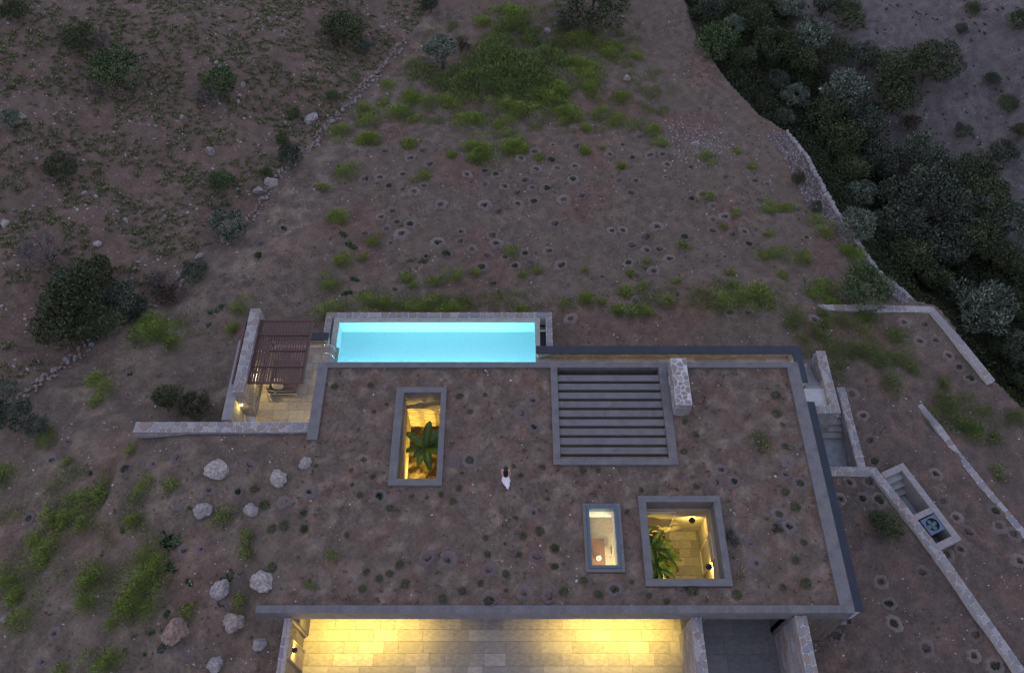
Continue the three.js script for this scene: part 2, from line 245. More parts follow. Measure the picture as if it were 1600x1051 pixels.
// a straight wall from a to b (ground points of its centre line), its mortar core and stones on top and on chosen faces
function stoneWall(name, label, a, b, thick, y0, y1, seed, { faces = '', cell = 0.34, group, parent, fc = [0.42, 0.2], fy = null, top = true, ext0 = 0, ext1 = 0 } = {}) {
  const L = Math.hypot(b[0] - a[0], b[1] - a[1]), d = V3((b[0] - a[0]) / L, 0, (b[1] - a[1]) / L), s = V3(-d.z, 0, d.x); // s: right hand side seen along d is (-dz, dx)
  const w = parent || thing(name, label, 'wall', null, 0, group);
  const A = V3(a[0], 0, a[1]).addScaledVector(d, -ext0), LL = L + ext0 + ext1, c = A.clone().addScaledVector(d, LL / 2);
  const core = boxUV(new THREE.BoxGeometry(LL, y1 - y0, thick)); core.rotateY(-Math.atan2(d.z, d.x)); core.translate(c.x, (y0 + y1) / 2, c.z);
  part('mortar', core, M.mortar, w);
  let n = 0; const f0 = fy === null ? y0 : fy;
  if (top) n += stonePanel(w, A.clone().addScaledVector(s, thick / 2).setY(y1), d, s.clone().negate(), LL, thick, cell, cell * 0.8, seed);
  if (faces.includes('r')) n += stonePanel(w, A.clone().addScaledVector(s, thick / 2).setY(f0), d.clone(), V3(0, 1, 0), LL, y1 - f0, fc[0], fc[1], seed + 1, stoneMats, 0.02, 0.02, 290 - n); // right hand face
  if (faces.includes('l')) n += stonePanel(w, A.clone().addScaledVector(s, -thick / 2).addScaledVector(d, LL).setY(f0), d.clone().negate(), V3(0, 1, 0), LL, y1 - f0, fc[0], fc[1], seed + 2, stoneMats, 0.02, 0.02, 290 - n);
  if (faces.includes('e')) n += stonePanel(w, A.clone().addScaledVector(d, LL).addScaledVector(s, thick / 2).setY(f0), s.clone().negate(), V3(0, 1, 0), thick, y1 - f0, fc[0] * 0.8, fc[1], seed + 3, stoneMats, 0.02, 0.02, 290 - n);
  if (faces.includes('s')) n += stonePanel(w, A.clone().addScaledVector(s, -thick / 2).setY(f0), s.clone(), V3(0, 1, 0), thick, y1 - f0, fc[0] * 0.8, fc[1], seed + 4, stoneMats, 0.02, 0.02, 290 - n);
  return w;
}
const joint = std([0.3, 0.275, 0.235], { map: rep(slabTex, 0.7) });
// rows of paving slabs, each a child named slab
function paving(parent, x0, x1, z0, z1, y, w, d, seed, mats = slabMats, bed = joint) {
  const r = rng(seed); part('bed', B(x0, x1, y - 0.14, y - 0.025, z0, z1, 0), bed, parent);
  const rows = Math.max(1, Math.round((z1 - z0) / d)), dz = (z1 - z0) / rows, cache = {};
  for (let j = 0; j < rows; j++) { let x = x0 - r() * w * 0.8; while (x < x1 - 0.02) { const L = w * [0.6, 0.85, 1, 1.25][r() * 4 | 0], a = Math.max(x0, x), b = Math.min(x1, x + L); if (b - a > 0.05) { const g = B(a + 0.004, b - 0.004, y - 0.03, y + (r() - 0.5) * 0.003, z0 + j * dz + 0.004, z0 + (j + 1) * dz - 0.004, 0.004); part('slab', g, mats[r() * mats.length | 0], parent); } x += L; } }
}

// ---------------------------------------------------------------- the house
const house = thing('house', 'long low earth-sheltered villa with grey parapets and a planted flat roof', 'house');
part('roof_parapet', [B(RX0, RX1, -0.75, 0, RZ0, -20.94), B(RX0, -9.05, -0.75, 0, -20.94, -17.0), B(13.52, RX1, -0.75, 0, -20.94, -9.44)], M.parapet, house);
part('front_fascia', B(-10.55, RX1, -0.95, 0.002, -9.44, RZ1, 0.015), M.parapet, house);
part('roof_slab', [B(-9.3, -5.6, -0.8, -0.42, -20.9, -9.46, 0), B(-3.1, 1.85, -0.8, -0.42, -20.9, -9.46, 0), B(9.3, 13.9, -0.8, -0.42, -20.9, -9.46, 0), B(-5.6, -3.1, -0.8, -0.42, -14.65, -9.46, 0), B(1.85, 3.0, -0.8, -0.42, -15.7, -9.46, 0), B(3.0, 9.3, -0.8, -0.42, -10.15, -9.46, 0), B(-5.6, -3.1, -0.8, -0.42, -20.9, -19.9, 0), B(7.7, 9.3, -0.8, -0.42, -20.9, -14.3, 0), B(3, 7.7, -0.8, -0.42, -15.7, -14.3, 0), B(4.9, 5.55, -0.8, -0.42, -14.3, -10.15, 0)], M.parapet, house);
part('outer_wall', [B(-9.5, -9.2, FLOOR - 0.4, -0.76, -20.95, -10.2, 0), B(-9.2, 13.6, FLOOR - 0.4, -0.76, -21.0, -20.72, 0), B(13.6, 13.9, -5.6, -0.76, -21.0, -9.5, 0), B(-9.2, 13.6, FLOOR - 0.4, -0.82, -10.12, -9.9, 0), B(11.6, 14.0, -6, -0.96, -9.42, -9.2, 0)], M.darkWall, house);
for (const q of [[7.6, 8.15, -5, -0.96, -9.9, -9.1], [11.6, 12.25, -6, -0.97, -9.9, -9.1], [-9.95, -9.1, -5, -0.97, -9.9, -9.1], [13.9, 14.09, -6.2, -0.965, -10.3, -9.13], [13.9, 15.66, -6.2, -4.52, -10.2, -9.3]]) part('plinth', B(...q, 0), M.darkWall, house);
// garage doors at the back of the sunken entrance court
{ const gd = part('garage_door', B(8.3, 11.4, FLOOR, -1.0, -9.895, -9.84), std([0.13, 0.155, 0.165], { roughness: 0.6 }), house); for (const x of [9.05, 9.82, 10.6]) part('panel_seam', B(x - 0.015, x + 0.015, FLOOR, -1.0, -9.845, -9.832, 0), M.black, gd); }
// glazed doors of the living room behind the lit terrace
for (let k = 0; k < 6; k++) { const x0 = -8.9 + k * 2.72; const f = part('glazed_door', [B(x0, x0 + 0.07, FLOOR, -1.1, -9.89, -9.82), B(x0 + 2.5, x0 + 2.57, FLOOR, -1.1, -9.89, -9.82), B(x0 + 0.07, x0 + 2.5, FLOOR, FLOOR + 0.08, -9.89, -9.82), B(x0 + 0.07, x0 + 2.5, -1.18, -1.1, -9.89, -9.82)], M.darkMetal, house); part('pane', B(x0 + 0.07, x0 + 2.5, FLOOR + 0.08, -1.18, -9.868, -9.85, 0), std([0.35, 0.3, 0.2], { roughness: 0.12 }), f); }

// frames round the roof openings (a raised kerb of four members), with the shaft walls below
function openingFrame(x0, x1, z0, z1, i0, i1, k0, k1, top = 0.02) { return [B(x0, x1, -0.8, top, z0, k0), B(x0, x1, -0.8, top, k1, z1), B(x0, i0, -0.8, top, k0, k1), B(i1, x1, -0.8, top, k0, k1)]; }
part('courtyard_kerb', openingFrame(-5.58, -3.15, -19.82, -14.72, -5.2, -3.42, -19.52, -15.04), M.parapet, house);
part('courtyard_kerb', openingFrame(5.6, 9.24, -14.24, -10.22, 5.94, 8.94, -13.94, -10.53), M.parapet, house);
part('pergola_kerb', [B(1.89, 2.22, -0.8, 0.01, -20.938, -16.05), B(7.2, 7.6, -0.8, 0.01, -20.938, -16.05), B(1.89, 7.6, -0.8, 0.012, -16.05, -15.74)], M.parapet, house);
// shaft of the banana courtyard
{
  const s = part('courtyard_wall', [B(-5.5, -3.2, FLOOR - 0.1, -0.81, -19.84, -19.56, 0), B(-5.5, -5.24, FLOOR - 0.1, -0.81, -19.56, -15.0, 0), B(-3.4, -3.2, FLOOR - 0.1, -0.81, -19.56, -15.0, 0), B(-5.5, -3.2, FLOOR - 0.1, -0.81, -15.0, -14.75, 0)], std([0.42, 0.35, 0.24]), house);
  stonePanel(s, V3(-5.24, FLOOR, -19.56), V3(1, 0, 0), V3(0, 1, 0), 1.84, 2.78, 0.4, 0.14, 31, ashlarMats, 0.012, 0.018);
  stonePanel(s, V3(-5.24, FLOOR, -15.0), V3(0, 0, -1), V3(0, 1, 0), 4.5, 2.78, 0.5, 0.2, 32, ashlarMats, 0.012, 0.018);
  part('courtyard_bed', (() => { const g = new THREE.PlaneGeometry(2.2, 4.9, 22, 48); g.rotateX(-Math.PI / 2); const p = g.attributes.position; for (let i = 0; i < p.count; i++) p.setY(i, 0.05 * n2(p.getX(i) * 1.5, p.getZ(i) * 1.5) + 0.03 * n2(p.getX(i) * 6, p.getZ(i) * 6)); g.translate(-4.35, FLOOR, -17.3); g.computeVertexNormals(); return boxUV(g); })(), std([0.3, 0.22, 0.13], { map: rep(soilTex, 2.5), bumpMap: rep(soilBump, 1.2), bumpScale: 0.04 }), house);
}
// shaft of the fern courtyard
{
  const x0 = 5.94, x1 = 8.94, z0 = -13.94, z1 = -10.53;
  const s = part('courtyard_wall', [B(x0 - 0.3, x1 + 0.3, FLOOR - 0.1, -0.81, z0 - 0.26, z0, 0), B(x0 - 0.3, x0, FLOOR - 0.1, -0.81, z0, z1, 0), B(x1, x1 + 0.3, FLOOR - 0.1, -0.81, z0, z1, 0), B(x0 - 0.3, x1 + 0.3, FLOOR - 0.1, -0.81, z1, z1 + 0.28, 0)], std([0.5, 0.44, 0.33], { map: rep(plasterTex, 1.9) }), house);
  // glazed door in the back wall and another in the right wall
  const gl = std([0.5, 0.46, 0.36], { roughness: 0.3, map: rep(slabTex, 2) });
  const d1 = part('courtyard_door', [B(x0 + 0.03, x0 + 1.52, -1.2, -1.12, z0, z0 + 0.05), B(x0 + 1.46, x0 + 1.53, FLOOR, -1.2, z0, z0 + 0.05), B(x0 + 0.03, x0 + 0.09, FLOOR, -1.2, z0, z0 + 0.05), B(x0 + 0.09, x0 + 1.46, FLOOR, FLOOR + 0.07, z0, z0 + 0.05)], std([0.5, 0.46, 0.38]), house);
  part('pane', B(x0 + 0.09, x0 + 1.46, FLOOR + 0.07, -1.2, z0 + 0.004, z0 + 0.02, 0), gl, d1);
  const d2 = part('courtyard_door', [B(x1 - 0.06, x1, FLOOR, -1.2, -13.0, -12.93), B(x1 - 0.06, x1, FLOOR, -1.2, -11.85, -11.78), B(x1 - 0.06, x1, -1.27, -1.2, -12.93, -11.85), B(x1 - 0.06, x1, FLOOR, FLOOR + 0.07, -12.93, -11.85)], std([0.5, 0.46, 0.38]), house);
  part('pane', B(x1 - 0.03, x1 - 0.006, FLOOR + 0.07, -1.27, -12.93, -11.85, 0), gl, d2);
  const fl = part('courtyard_floor', B(x0, x1, FLOOR - 0.12, FLOOR - 0.05, z0, z1, 0), M.concrete, house);
  paving(fl, 7.32, x1 - 0.002, z0 + 0.002, z1 - 0.002, FLOOR, 0.62, 0.43, 41, [[0.26, 0.24, 0.19], [0.19, 0.18, 0.15], [0.34, 0.31, 0.25]].map(c => std(c, { map: rep(slabTex, 1.3), roughness: 0.65 })));
  part('planting_bed', (() => { const g = new THREE.PlaneGeometry(1.36, 3.4, 16, 40); g.rotateX(-Math.PI / 2); const p = g.attributes.position; for (let i = 0; i < p.count; i++) p.setY(i, 0.04 * n2(p.getX(i) * 3, p.getZ(i) * 3) + 0.03 * n2(p.getX(i) * 9, p.getZ(i) * 9)); g.translate(6.62, FLOOR, -12.235); g.computeVertexNormals(); return boxUV(g); })(), std([0.26, 0.19, 0.12], { map: rep(soilTex, 2.5), bumpMap: rep(soilBump, 0.8), bumpScale: 0.05 }), house);
}
// skylight over the dining room
{
  const f = part('skylight', openingFrame(3.12, 4.79, -13.88, -10.82, 3.28, 4.63, -13.74, -10.97, 0.0), M.parapet, house);
  part('skylight_frame', [B(3.28, 4.63, -0.3, 0.05, -13.74, -13.61), B(3.28, 4.63, -0.3, 0.05, -11.1, -10.97), B(3.28, 3.4, -0.3, 0.05, -13.61, -11.1), B(4.51, 4.63, -0.3, 0.05, -13.61, -11.1)], M.teal, f);
  part('pane', B(3.4, 4.51, -0.02, -0.008, -13.61, -11.1, 0), new THREE.MeshPhysicalMaterial({ color: 0xf4fbff, transmission: 1, thickness: 0, roughness: 0.02, ior: 1.45 }), f);
  part('skylight_shaft', [B(3.28, 4.63, -0.95, -0.305, -13.74, -13.61, 0), B(3.28, 4.63, -0.95, -0.305, -11.1, -10.97, 0), B(3.28, 3.4, -0.95, -0.305, -13.61, -11.1, 0), B(4.51, 4.63, -0.95, -0.305, -13.61, -11.1, 0)], M.white, f);
  part('dining_room', [B(2.5, 5.55, FLOOR - 0.1, FLOOR - 0.03, -15.1, -10.2, 0), B(2.5, 5.55, FLOOR - 0.03, -0.95, -15.1, -15.0, 0), B(2.5, 2.6, FLOOR - 0.03, -0.95, -15.0, -10.2, 0), B(5.45, 5.55, FLOOR - 0.03, -0.95, -15.0, -10.2, 0), B(2.6, 5.45, FLOOR - 0.03, -0.95, -10.3, -10.2, 0), B(2.6, 5.45, -1.0, -0.951, -15.0, -13.75, 0), B(2.6, 5.45, -1.0, -0.951, -10.96, -10.3, 0), B(2.6, 3.27, -1.0, -0.951, -13.75, -10.96, 0), B(4.64, 5.45, -1.0, -0.951, -13.75, -10.96, 0)], M.white, house);
  const fl = part('dining_floor', B(2.6, 5.45, FLOOR - 0.03, FLOOR - 0.02, -15.0, -10.3, 0), M.concrete, house);
  paving(fl, 2.6, 5.45, -15, -10.3, FLOOR + 0.12, 1.0, 0.6, 55, [[0.5, 0.44, 0.34], [0.46, 0.41, 0.32], [0.54, 0.48, 0.38]].map(c => std(c, { map: rep(slabTex, 1.3), roughness: 0.5 })));
}
// patio under the roof slats
part('patio_shell', [B(1.9, 7.6, FLOOR - 0.1, FLOOR, -20.7, -15.75, 0), B(1.9, 2.1, FLOOR, -0.81, -20.7, -15.75, 0), B(7.4, 7.6, FLOOR, -0.81, -20.7, -15.75, 0), B(2.1, 7.4, FLOOR, -0.81, -15.95, -15.75, 0)], std([0.3, 0.22, 0.13]), house);
for (let k = 0; k < 10; k++) { const z = -20.56 + k * 0.487; part('roof_slat', B(2.222, 7.198, -0.34, -0.1, z, z + 0.335), M.parapet, house); }

// chimney
{
  const a = W(1049.6, 572, 0.9), b = W(1073.8, 572, 0.9), c = W(1082, 632, 0.9);
  const x0 = 7.64, x1 = (b.x + c.x) / 2, z0 = -20.9, z1 = c.z, y1 = 0.9;
  const ch = thing('chimney', 'tall stone chimney block standing beside the slatted roof opening', 'chimney');
  part('mortar', boxUV(new THREE.BoxGeometry(x1 - x0, y1 + 0.4, z1 - z0).translate((x0 + x1) / 2, (y1 - 0.4) / 2, (z0 + z1) / 2)), M.mortar, ch);
  stonePanel(ch, V3(x0, y1, z1), V3(1, 0, 0), V3(0, 0, -1), x1 - x0, z1 - z0, 0.27, 0.25, 61, stoneMats.slice(0, 4), 0.075);
  stonePanel(ch, V3(x0, -0.2, z1), V3(1, 0, 0), V3(0, 1, 0), x1 - x0, y1 + 0.2, 0.3, 0.17, 62, stoneMats, 0.03);
  stonePanel(ch, V3(x0, -0.2, z0), V3(0, 0, 1), V3(0, 1, 0), z1 - z0, y1 + 0.2, 0.36, 0.2, 63, stoneMats, 0.03);
}
console.log('house');

// ---------------------------------------------------------------- deck, pool, low walls
const deck = thing('deck', 'beige stone paved deck between the pergola wall and the house', 'deck');
paving(deck, -13.4, RX0 - 0.02, -24.45, -18.06, FLOOR, 0.8, 0.5, 71);
paving(deck, RX0, -9.75 + 0.0001 > RX0 ? -9.55 : -9.55, -24.45, -21.3, FLOOR, 0.9, 0.42, 72);
const patio = thing('back_patio', 'narrow paved patio behind the house along the low capped wall', 'patio');
paving(patio, 1.45, 15.1, -23.75, RZ0 - 0.01, FLOOR, 0.9, 0.45, 73);
paving(patio, RX1 - 0.4, 15.1, RZ0, -9.6, FLOOR, 0.9, 0.6, 74, [[0.3, 0.3, 0.3], [0.26, 0.26, 0.26]].map(c => std(c, { map: rep(slabTex, 1.3) })));
{
  const pz0 = -26.11, pz1 = -22.2, px0 = -9.72, px1 = 1.28, wl = -3.57, dep = 0.98;
  const pool = thing('swimming_pool', 'lit turquoise swimming pool with a thin overflowing edge behind the house', 'pool');
  const tileMat = std([0.6, 0.82, 0.84], { map: rep(tex(256, (u, v) => { const e = Math.min(Math.min((u * 16) % 1, 1 - (u * 16) % 1), Math.min((v * 16) % 1, 1 - (v * 16) % 1)); const c = 0.93 + 0.05 * tn(u, v, 9) + 0.04 * (rt() - 0.5) - (e < 0.05 ? 0.03 : 0); return [c, c, c]; }), 1.0), roughness: 0.5 });
  part('basin_floor', B(px0 - 0.05, px1 + 0.05, wl - dep - 0.15, wl - dep, pz0 - 0.05, pz1 + 0.05, 0), std([0.46, 0.81, 0.82], { map: tileMat.map, roughness: 0.5 }), pool);
  part('basin_wall', [B(px0 - 0.3, px1 + 0.3, wl - dep - 0.1, wl - 0.03, pz0 - 0.3, pz0, 0), B(px0 - 0.3, px0, wl - dep - 0.1, wl - 0.03, pz0, pz1, 0), B(px1, px1 + 0.28, wl - dep - 0.1, wl - 0.03, pz0, pz1, 0), B(px0 - 0.3, px1 + 0.3, wl - dep - 0.1, wl - 0.03, pz1, pz1 + 0.2, 0)], tileMat, pool);
  part('overflow_edge', [B(px0 - 0.32, px1 + 0.28, wl - 0.028, wl + 0.012, pz0 - 0.31, pz0 - 0.0), B(px0 - 0.32, px0 - 0.0, wl - 0.028, wl + 0.012, pz0, pz1), B(px1 + 0.0, px1 + 0.28, wl - 0.028, wl + 0.012, pz0, pz1)], std([0.36, 0.4, 0.36], { map: rep(plasterTex, 1.1), roughness: 0.4 }), pool);
  part('near_coping', B(px0 - 0.32, px1 + 0.28, wl - 0.028, wl + 0.012, pz1, RZ0 - 0.01), slabMats[1], pool);
  const wg = new THREE.PlaneGeometry(px1 - px0 - 0.002, pz1 - pz0 - 0.002, 1, 1); wg.rotateX(-Math.PI / 2); wg.translate((px0 + px1) / 2, wl, (pz0 + pz1) / 2);
  part('water', wg, new THREE.MeshPhysicalMaterial({ color: lin(0.72, 0.96, 1.0), transmission: 1, thickness: 0, roughness: 0.02, ior: 1.33 }), pool);
  // outer catch wall of stone, lower than the edge, with the dark channel between
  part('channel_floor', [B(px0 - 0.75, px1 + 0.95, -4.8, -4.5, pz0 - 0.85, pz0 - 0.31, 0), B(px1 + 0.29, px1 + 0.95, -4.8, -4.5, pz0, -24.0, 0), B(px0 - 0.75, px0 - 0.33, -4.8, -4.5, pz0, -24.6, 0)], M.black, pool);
  const poolLampC = new THREE.Color(0.62, 0.95, 1.0), poolGlow = new THREE.MeshStandardMaterial({ color: 0xffffff, emissive: poolLampC, emissiveIntensity: 4 });
  for (let k = 0; k < 6; k++) { const x = px0 + 1.0 + k * (px1 - px0 - 2) / 5; const l = part('underwater_lamp', new THREE.CylinderGeometry(0.11, 0.11, 0.04, 20).rotateX(Math.PI / 2).translate(x, wl - 0.45, pz1 - 0.02), poolGlow, pool); spotLight(x, wl - 0.45, pz1 - 0.06, x, wl - 1.3, pz0 + 0.6, 23, 1.3, 0.6, poolLampC, 3); }
  const cw = stoneWall('pool_retaining_wall', 'low grey stone wall wrapping the outer side of the pool', [px0 - 0.85, pz0 - 0.62], [px1 + 0.98, pz0 - 0.62], 0.34, -6, -3.72, 81, { cell: 0.4 });
  stoneWall('', '', [px1 + 0.81, pz0 - 0.45], [px1 + 0.81, -24.0], 0.34, -6, -3.722, 83, { parent: cw, cell: 0.4 });
  stoneWall('', '', [px0 - 0.68, pz0 - 0.45], [px0 - 0.68, -24.9], 0.34, -6, -3.722, 84, { parent: cw, cell: 0.4 });
  // handrails
  const hr = thing('pool_handrail', 'pair of bent chrome handrails at the paved end of the pool', 'handrail');
  for (const z of [-24.1, -23.55]) part('rail', tube([[px0 - 0.62, FLOOR, z], [px0 - 0.6, FLOOR + 0.55, z], [px0 - 0.35, FLOOR + 0.82, z], [px0 - 0.02, FLOOR + 0.62, z], [px0 + 0.06, FLOOR + 0.1, z], [px0 + 0.06, FLOOR - 0.7, z]], 0.022, 24, 8), M.chrome, hr);
}
// low walls capped in dark metal
function lowWall(label, segs, faceSegs, seed) {
  const w = thing('low_wall', label, 'wall');
  part('metal_cap', segs.map(s => B(s[0], s[1], -3.08, -3.0, s[2], s[3])), M.navy, w);
  part('mortar', segs.map(s => B(s[0] + 0.06, s[1] - 0.06, FLOOR - 1.6, -3.081, s[2] + 0.06, s[3] - 0.06, 0)), M.mortar, w);
  for (const f of faceSegs) stonePanel(w, V3(f[0], FLOOR, f[2]), V3(1, 0, 0), V3(0, 1, 0), f[1] - f[0], 0.52, 0.36, 0.17, seed++, stoneMats, 0.018, 0.02, 140);
  return w;
}
const capR = W(837, 540, -3).z, capR1 = W(837, 552, -3).z, capL = W(500, 519, -3).z, capL1 = W(500, 531, -3).z;
lowWall('low stone wall with a dark blue metal cap running from the pool behind the house', [[1.3, 15.66, capR, capR1], [15.16, 15.66, capR1 + 0.001, W(1262, 597, -3).z]], [[1.4, 15.1, capR1 - 0.06]], 91);
lowWall('short low stone wall with a dark blue metal cap between the pergola and the pool', [[-13.2, -10.06, capL, capL1]], [[-13.1, -10.1, capL1 - 0.06]], 95);
lowWall('long dark blue metal capped wall along the side of the roof beyond the landing', [[15.1, 15.74, W(1270, 627, -3).z, W(1347, 955, -3).z], [13.95, 15.099, W(1347, 955, -3).z - 0.5, W(1347, 955, -3).z]], [], 97);

// ---------------------------------------------------------------- pergola terrace
const PWT = -1.0;
{
  const f0 = W(365, 611, PWT), f1 = W(382.5, 612, PWT), b0 = W(389, 482, PWT), b1 = W(403, 482, PWT);
  const xa = (f0.x + b0.x) / 2, xb = (f1.x + b1.x) / 2, zN = (b0.z + b1.z) / 2, zS = (f0.z + f1.z) / 2, xc = (xa + xb) / 2;
  stoneWall('pergola_wall', 'tall freestanding stone wall carrying the red-brown slatted pergola', [xc, zS], [xc, zN], xb - xa, -4.4, PWT, 101, { faces: 'sr', cell: 0.3, fc: [0.36, 0.2], fy: -3.6 });
  // pergola
  const y = -1.28, p00 = W(398, 499, y), p11 = W(475, 598, y), pr = W(488, 499, y), x1 = (p11.x + pr.x) / 2, zb = p00.z, zf = p11.z, x0 = W(372, 548, y).x;
  const pg = thing('pergola', 'red-brown metal pergola of close slats passing through the stone wall', 'pergola');
  const t = 0.1;
  const runs = [[x0, xa - 0.02], [xb + 0.02, x1]];
  for (const [a, b] of runs) {
    part('frame', [B(a, b, y - 0.14, y, zb, zb + t), B(a, b, y - 0.14, y, zf - t, zf), B(b - t, b, y - 0.14, y, zb + t, zf - t), B(a, a + t, y - 0.14, y, zb + t, zf - t)], M.pergola, pg);
    for (let k = 1; k < 4; k++) { const z = mix(zb, zf, k / 4); part('cross_bar', B(a + t, b - t, y - 0.1, y + 0.03, z - 0.045, z + 0.045), M.pergola, pg); }
    const n = Math.max(2, Math.round((b - a - 2 * t) / 0.14)); for (let k = 0; k < n; k++) { const x = mix(a + t, b - t, (k + 0.5) / n); part('slat', B(x - 0.046, x + 0.046, y - 0.08, y - 0.03, zb + t, zf - t, 0.006), M.pergola, pg); }
  }
  // wall lamp under the pergola
  const wl = thing('wall_lamp', 'small black wall lamp on the stone wall below the pergola slats', 'lamp', V3(xb + 0.1, -2.0, -21.9));
  part('housing', cyl(0.06, 0.06, 0.16, 0, 0, 0), M.black, wl); part('lamp_bulb', cyl(0.045, 0.045, 0.02, 0, -0.091, 0), glowMat, wl); pointLight(xb + 0.12, -2.16, -21.9, 7, new THREE.Color(1, 0.74, 0.3));
  const wl2 = thing('wall_lamp', 'small black wall lamp on the house wall facing the deck', 'lamp', V3(RX0 - 0.0, -1.9, -18.7));
  part('housing', cyl(0.06, 0.06, 0.16, 0, 0, 0), M.black, wl2); part('lamp_bulb', cyl(0.045, 0.045, 0.02, 0, -0.091, 0), glowMat, wl2); pointLight(RX0 - 0.1, -2.1, -18.7, 9, new THREE.Color(1, 0.76, 0.34));
  // outdoor shower room on the far side of the wall
  const sy = -1.75, sA = W(345, 655.5, sy), sB = W(360.5, 656, sy), sC = W(370, 531, sy);
  const sh = thing('shower_enclosure', 'narrow concrete shower enclosure behind the pergola wall with a lit interior', 'enclosure');
  part('outer_wall', B(sA.x, sB.x, -4.4, sy, sC.z, sA.z), M.concrete, sh);
  part('floor', B(sB.x, xa, -4.2, FLOOR, -24.4, -18.35, 0), slabMats[1], sh);
  part('wash_bench', B(sB.x + 0.002, xa - 0.002, FLOOR, FLOOR + 0.55, zS - 0.75, zS - 0.35), M.white, sh);
  part('step', B(sB.x + 0.001, xa - 0.03, FLOOR, FLOOR + 0.16, zS - 0.1, zS + 0.55), M.concretePale, sh);
  const lx = sB.x + 0.12, lz = zS + 0.0;
  const sl = thing('shower_lamp', 'bare glowing bulb lamp on the concrete wall of the shower enclosure', 'lamp', V3(lx, -2.35, lz));
  part('bracket', B(-0.12, 0, -0.03, 0.03, -0.03, 0.03, 0.004), M.black, sl); part('lamp_bulb', new THREE.SphereGeometry(0.07, 14, 10), new THREE.MeshStandardMaterial({ emissive: new THREE.Color(1, 0.75, 0.3), emissiveIntensity: 22 }), sl); pointLight(lx, -2.35, lz, 7, LAMPC, 3);
}
stoneWall('garden_wall', 'long pale stone retaining wall ending in the garden beside the deck', [-17.78, -17.74], [-9.57, -17.74], 0.52, -4.4, -0.15, 111, { faces: 'rs', cell: 0.3, fc: [0.4, 0.2], fy: -1.25 });
// sofa
{
  const p = W(437, 609, FLOOR + 0.3), x0 = W(416, 612, FLOOR + 0.35).x, x1 = W(462, 612, FLOOR + 0.3).x, z1 = W(440, 614, FLOOR + 0.3).z, z0 = z1 - 2.0;
  const so = thing('outdoor_sofa', 'dark grey outdoor sofa with a thin cream frame under the pergola', 'sofa', V3(0, FLOOR, 0));
  const cream = std([0.72, 0.66, 0.5], { roughness: 0.5 }), dk = std([0.09, 0.08, 0.085]);
  part('seat', B(x0 + 0.25, x1, 0.2, 0.38, z0 + 0.03, z1 - 0.03, 0.04), dk, so); part('backrest', B(x0 + 0.04, x0 + 0.24, 0.22, 0.72, z0 + 0.03, z1 - 0.03, 0.05), dk, so);
  for (const z of [z0, z1]) part('frame', tube([[x1 - 0.03, 0.0, z], [x1 - 0.02, 0.17, z], [x1 - 0.06, 0.19, z], [x0 + 0.4, 0.19, z], [x0 + 0.05, 0.19, z]], 0.018, 40, 6), cream, so);
  for (const z of [z0, z1]) part('armrest', tube([[x0 + 0.48, 0.2, z], [x0 + 0.42, 0.5, z], [x0 + 0.36, 0.55, z], [x0 + 0.0, 0.56, z], [x0, 0.2, z], [x0, 0, z]], 0.018, 40, 6), cream, so);
  for (const dz of [0.28, 0.52]) { const g = new THREE.SphereGeometry(1, 20, 14); const q = g.attributes.position; for (let i = 0; i < q.count; i++) { const X = q.getX(i), Y = q.getY(i), Z = q.getZ(i), f = v => Math.sign(v) * Math.pow(Math.abs(v), 0.6); q.setXYZ(i, f(X) * 0.3, f(Y) * 0.22, Z * 0.085); } g.computeVertexNormals(); g.rotateX(-0.35); g.translate(x0 + 0.6, 0.58, z1 - dz); const cu = part('cushion', g, std([0.42, 0.4, 0.37]), so); }
}
console.log('pergola');

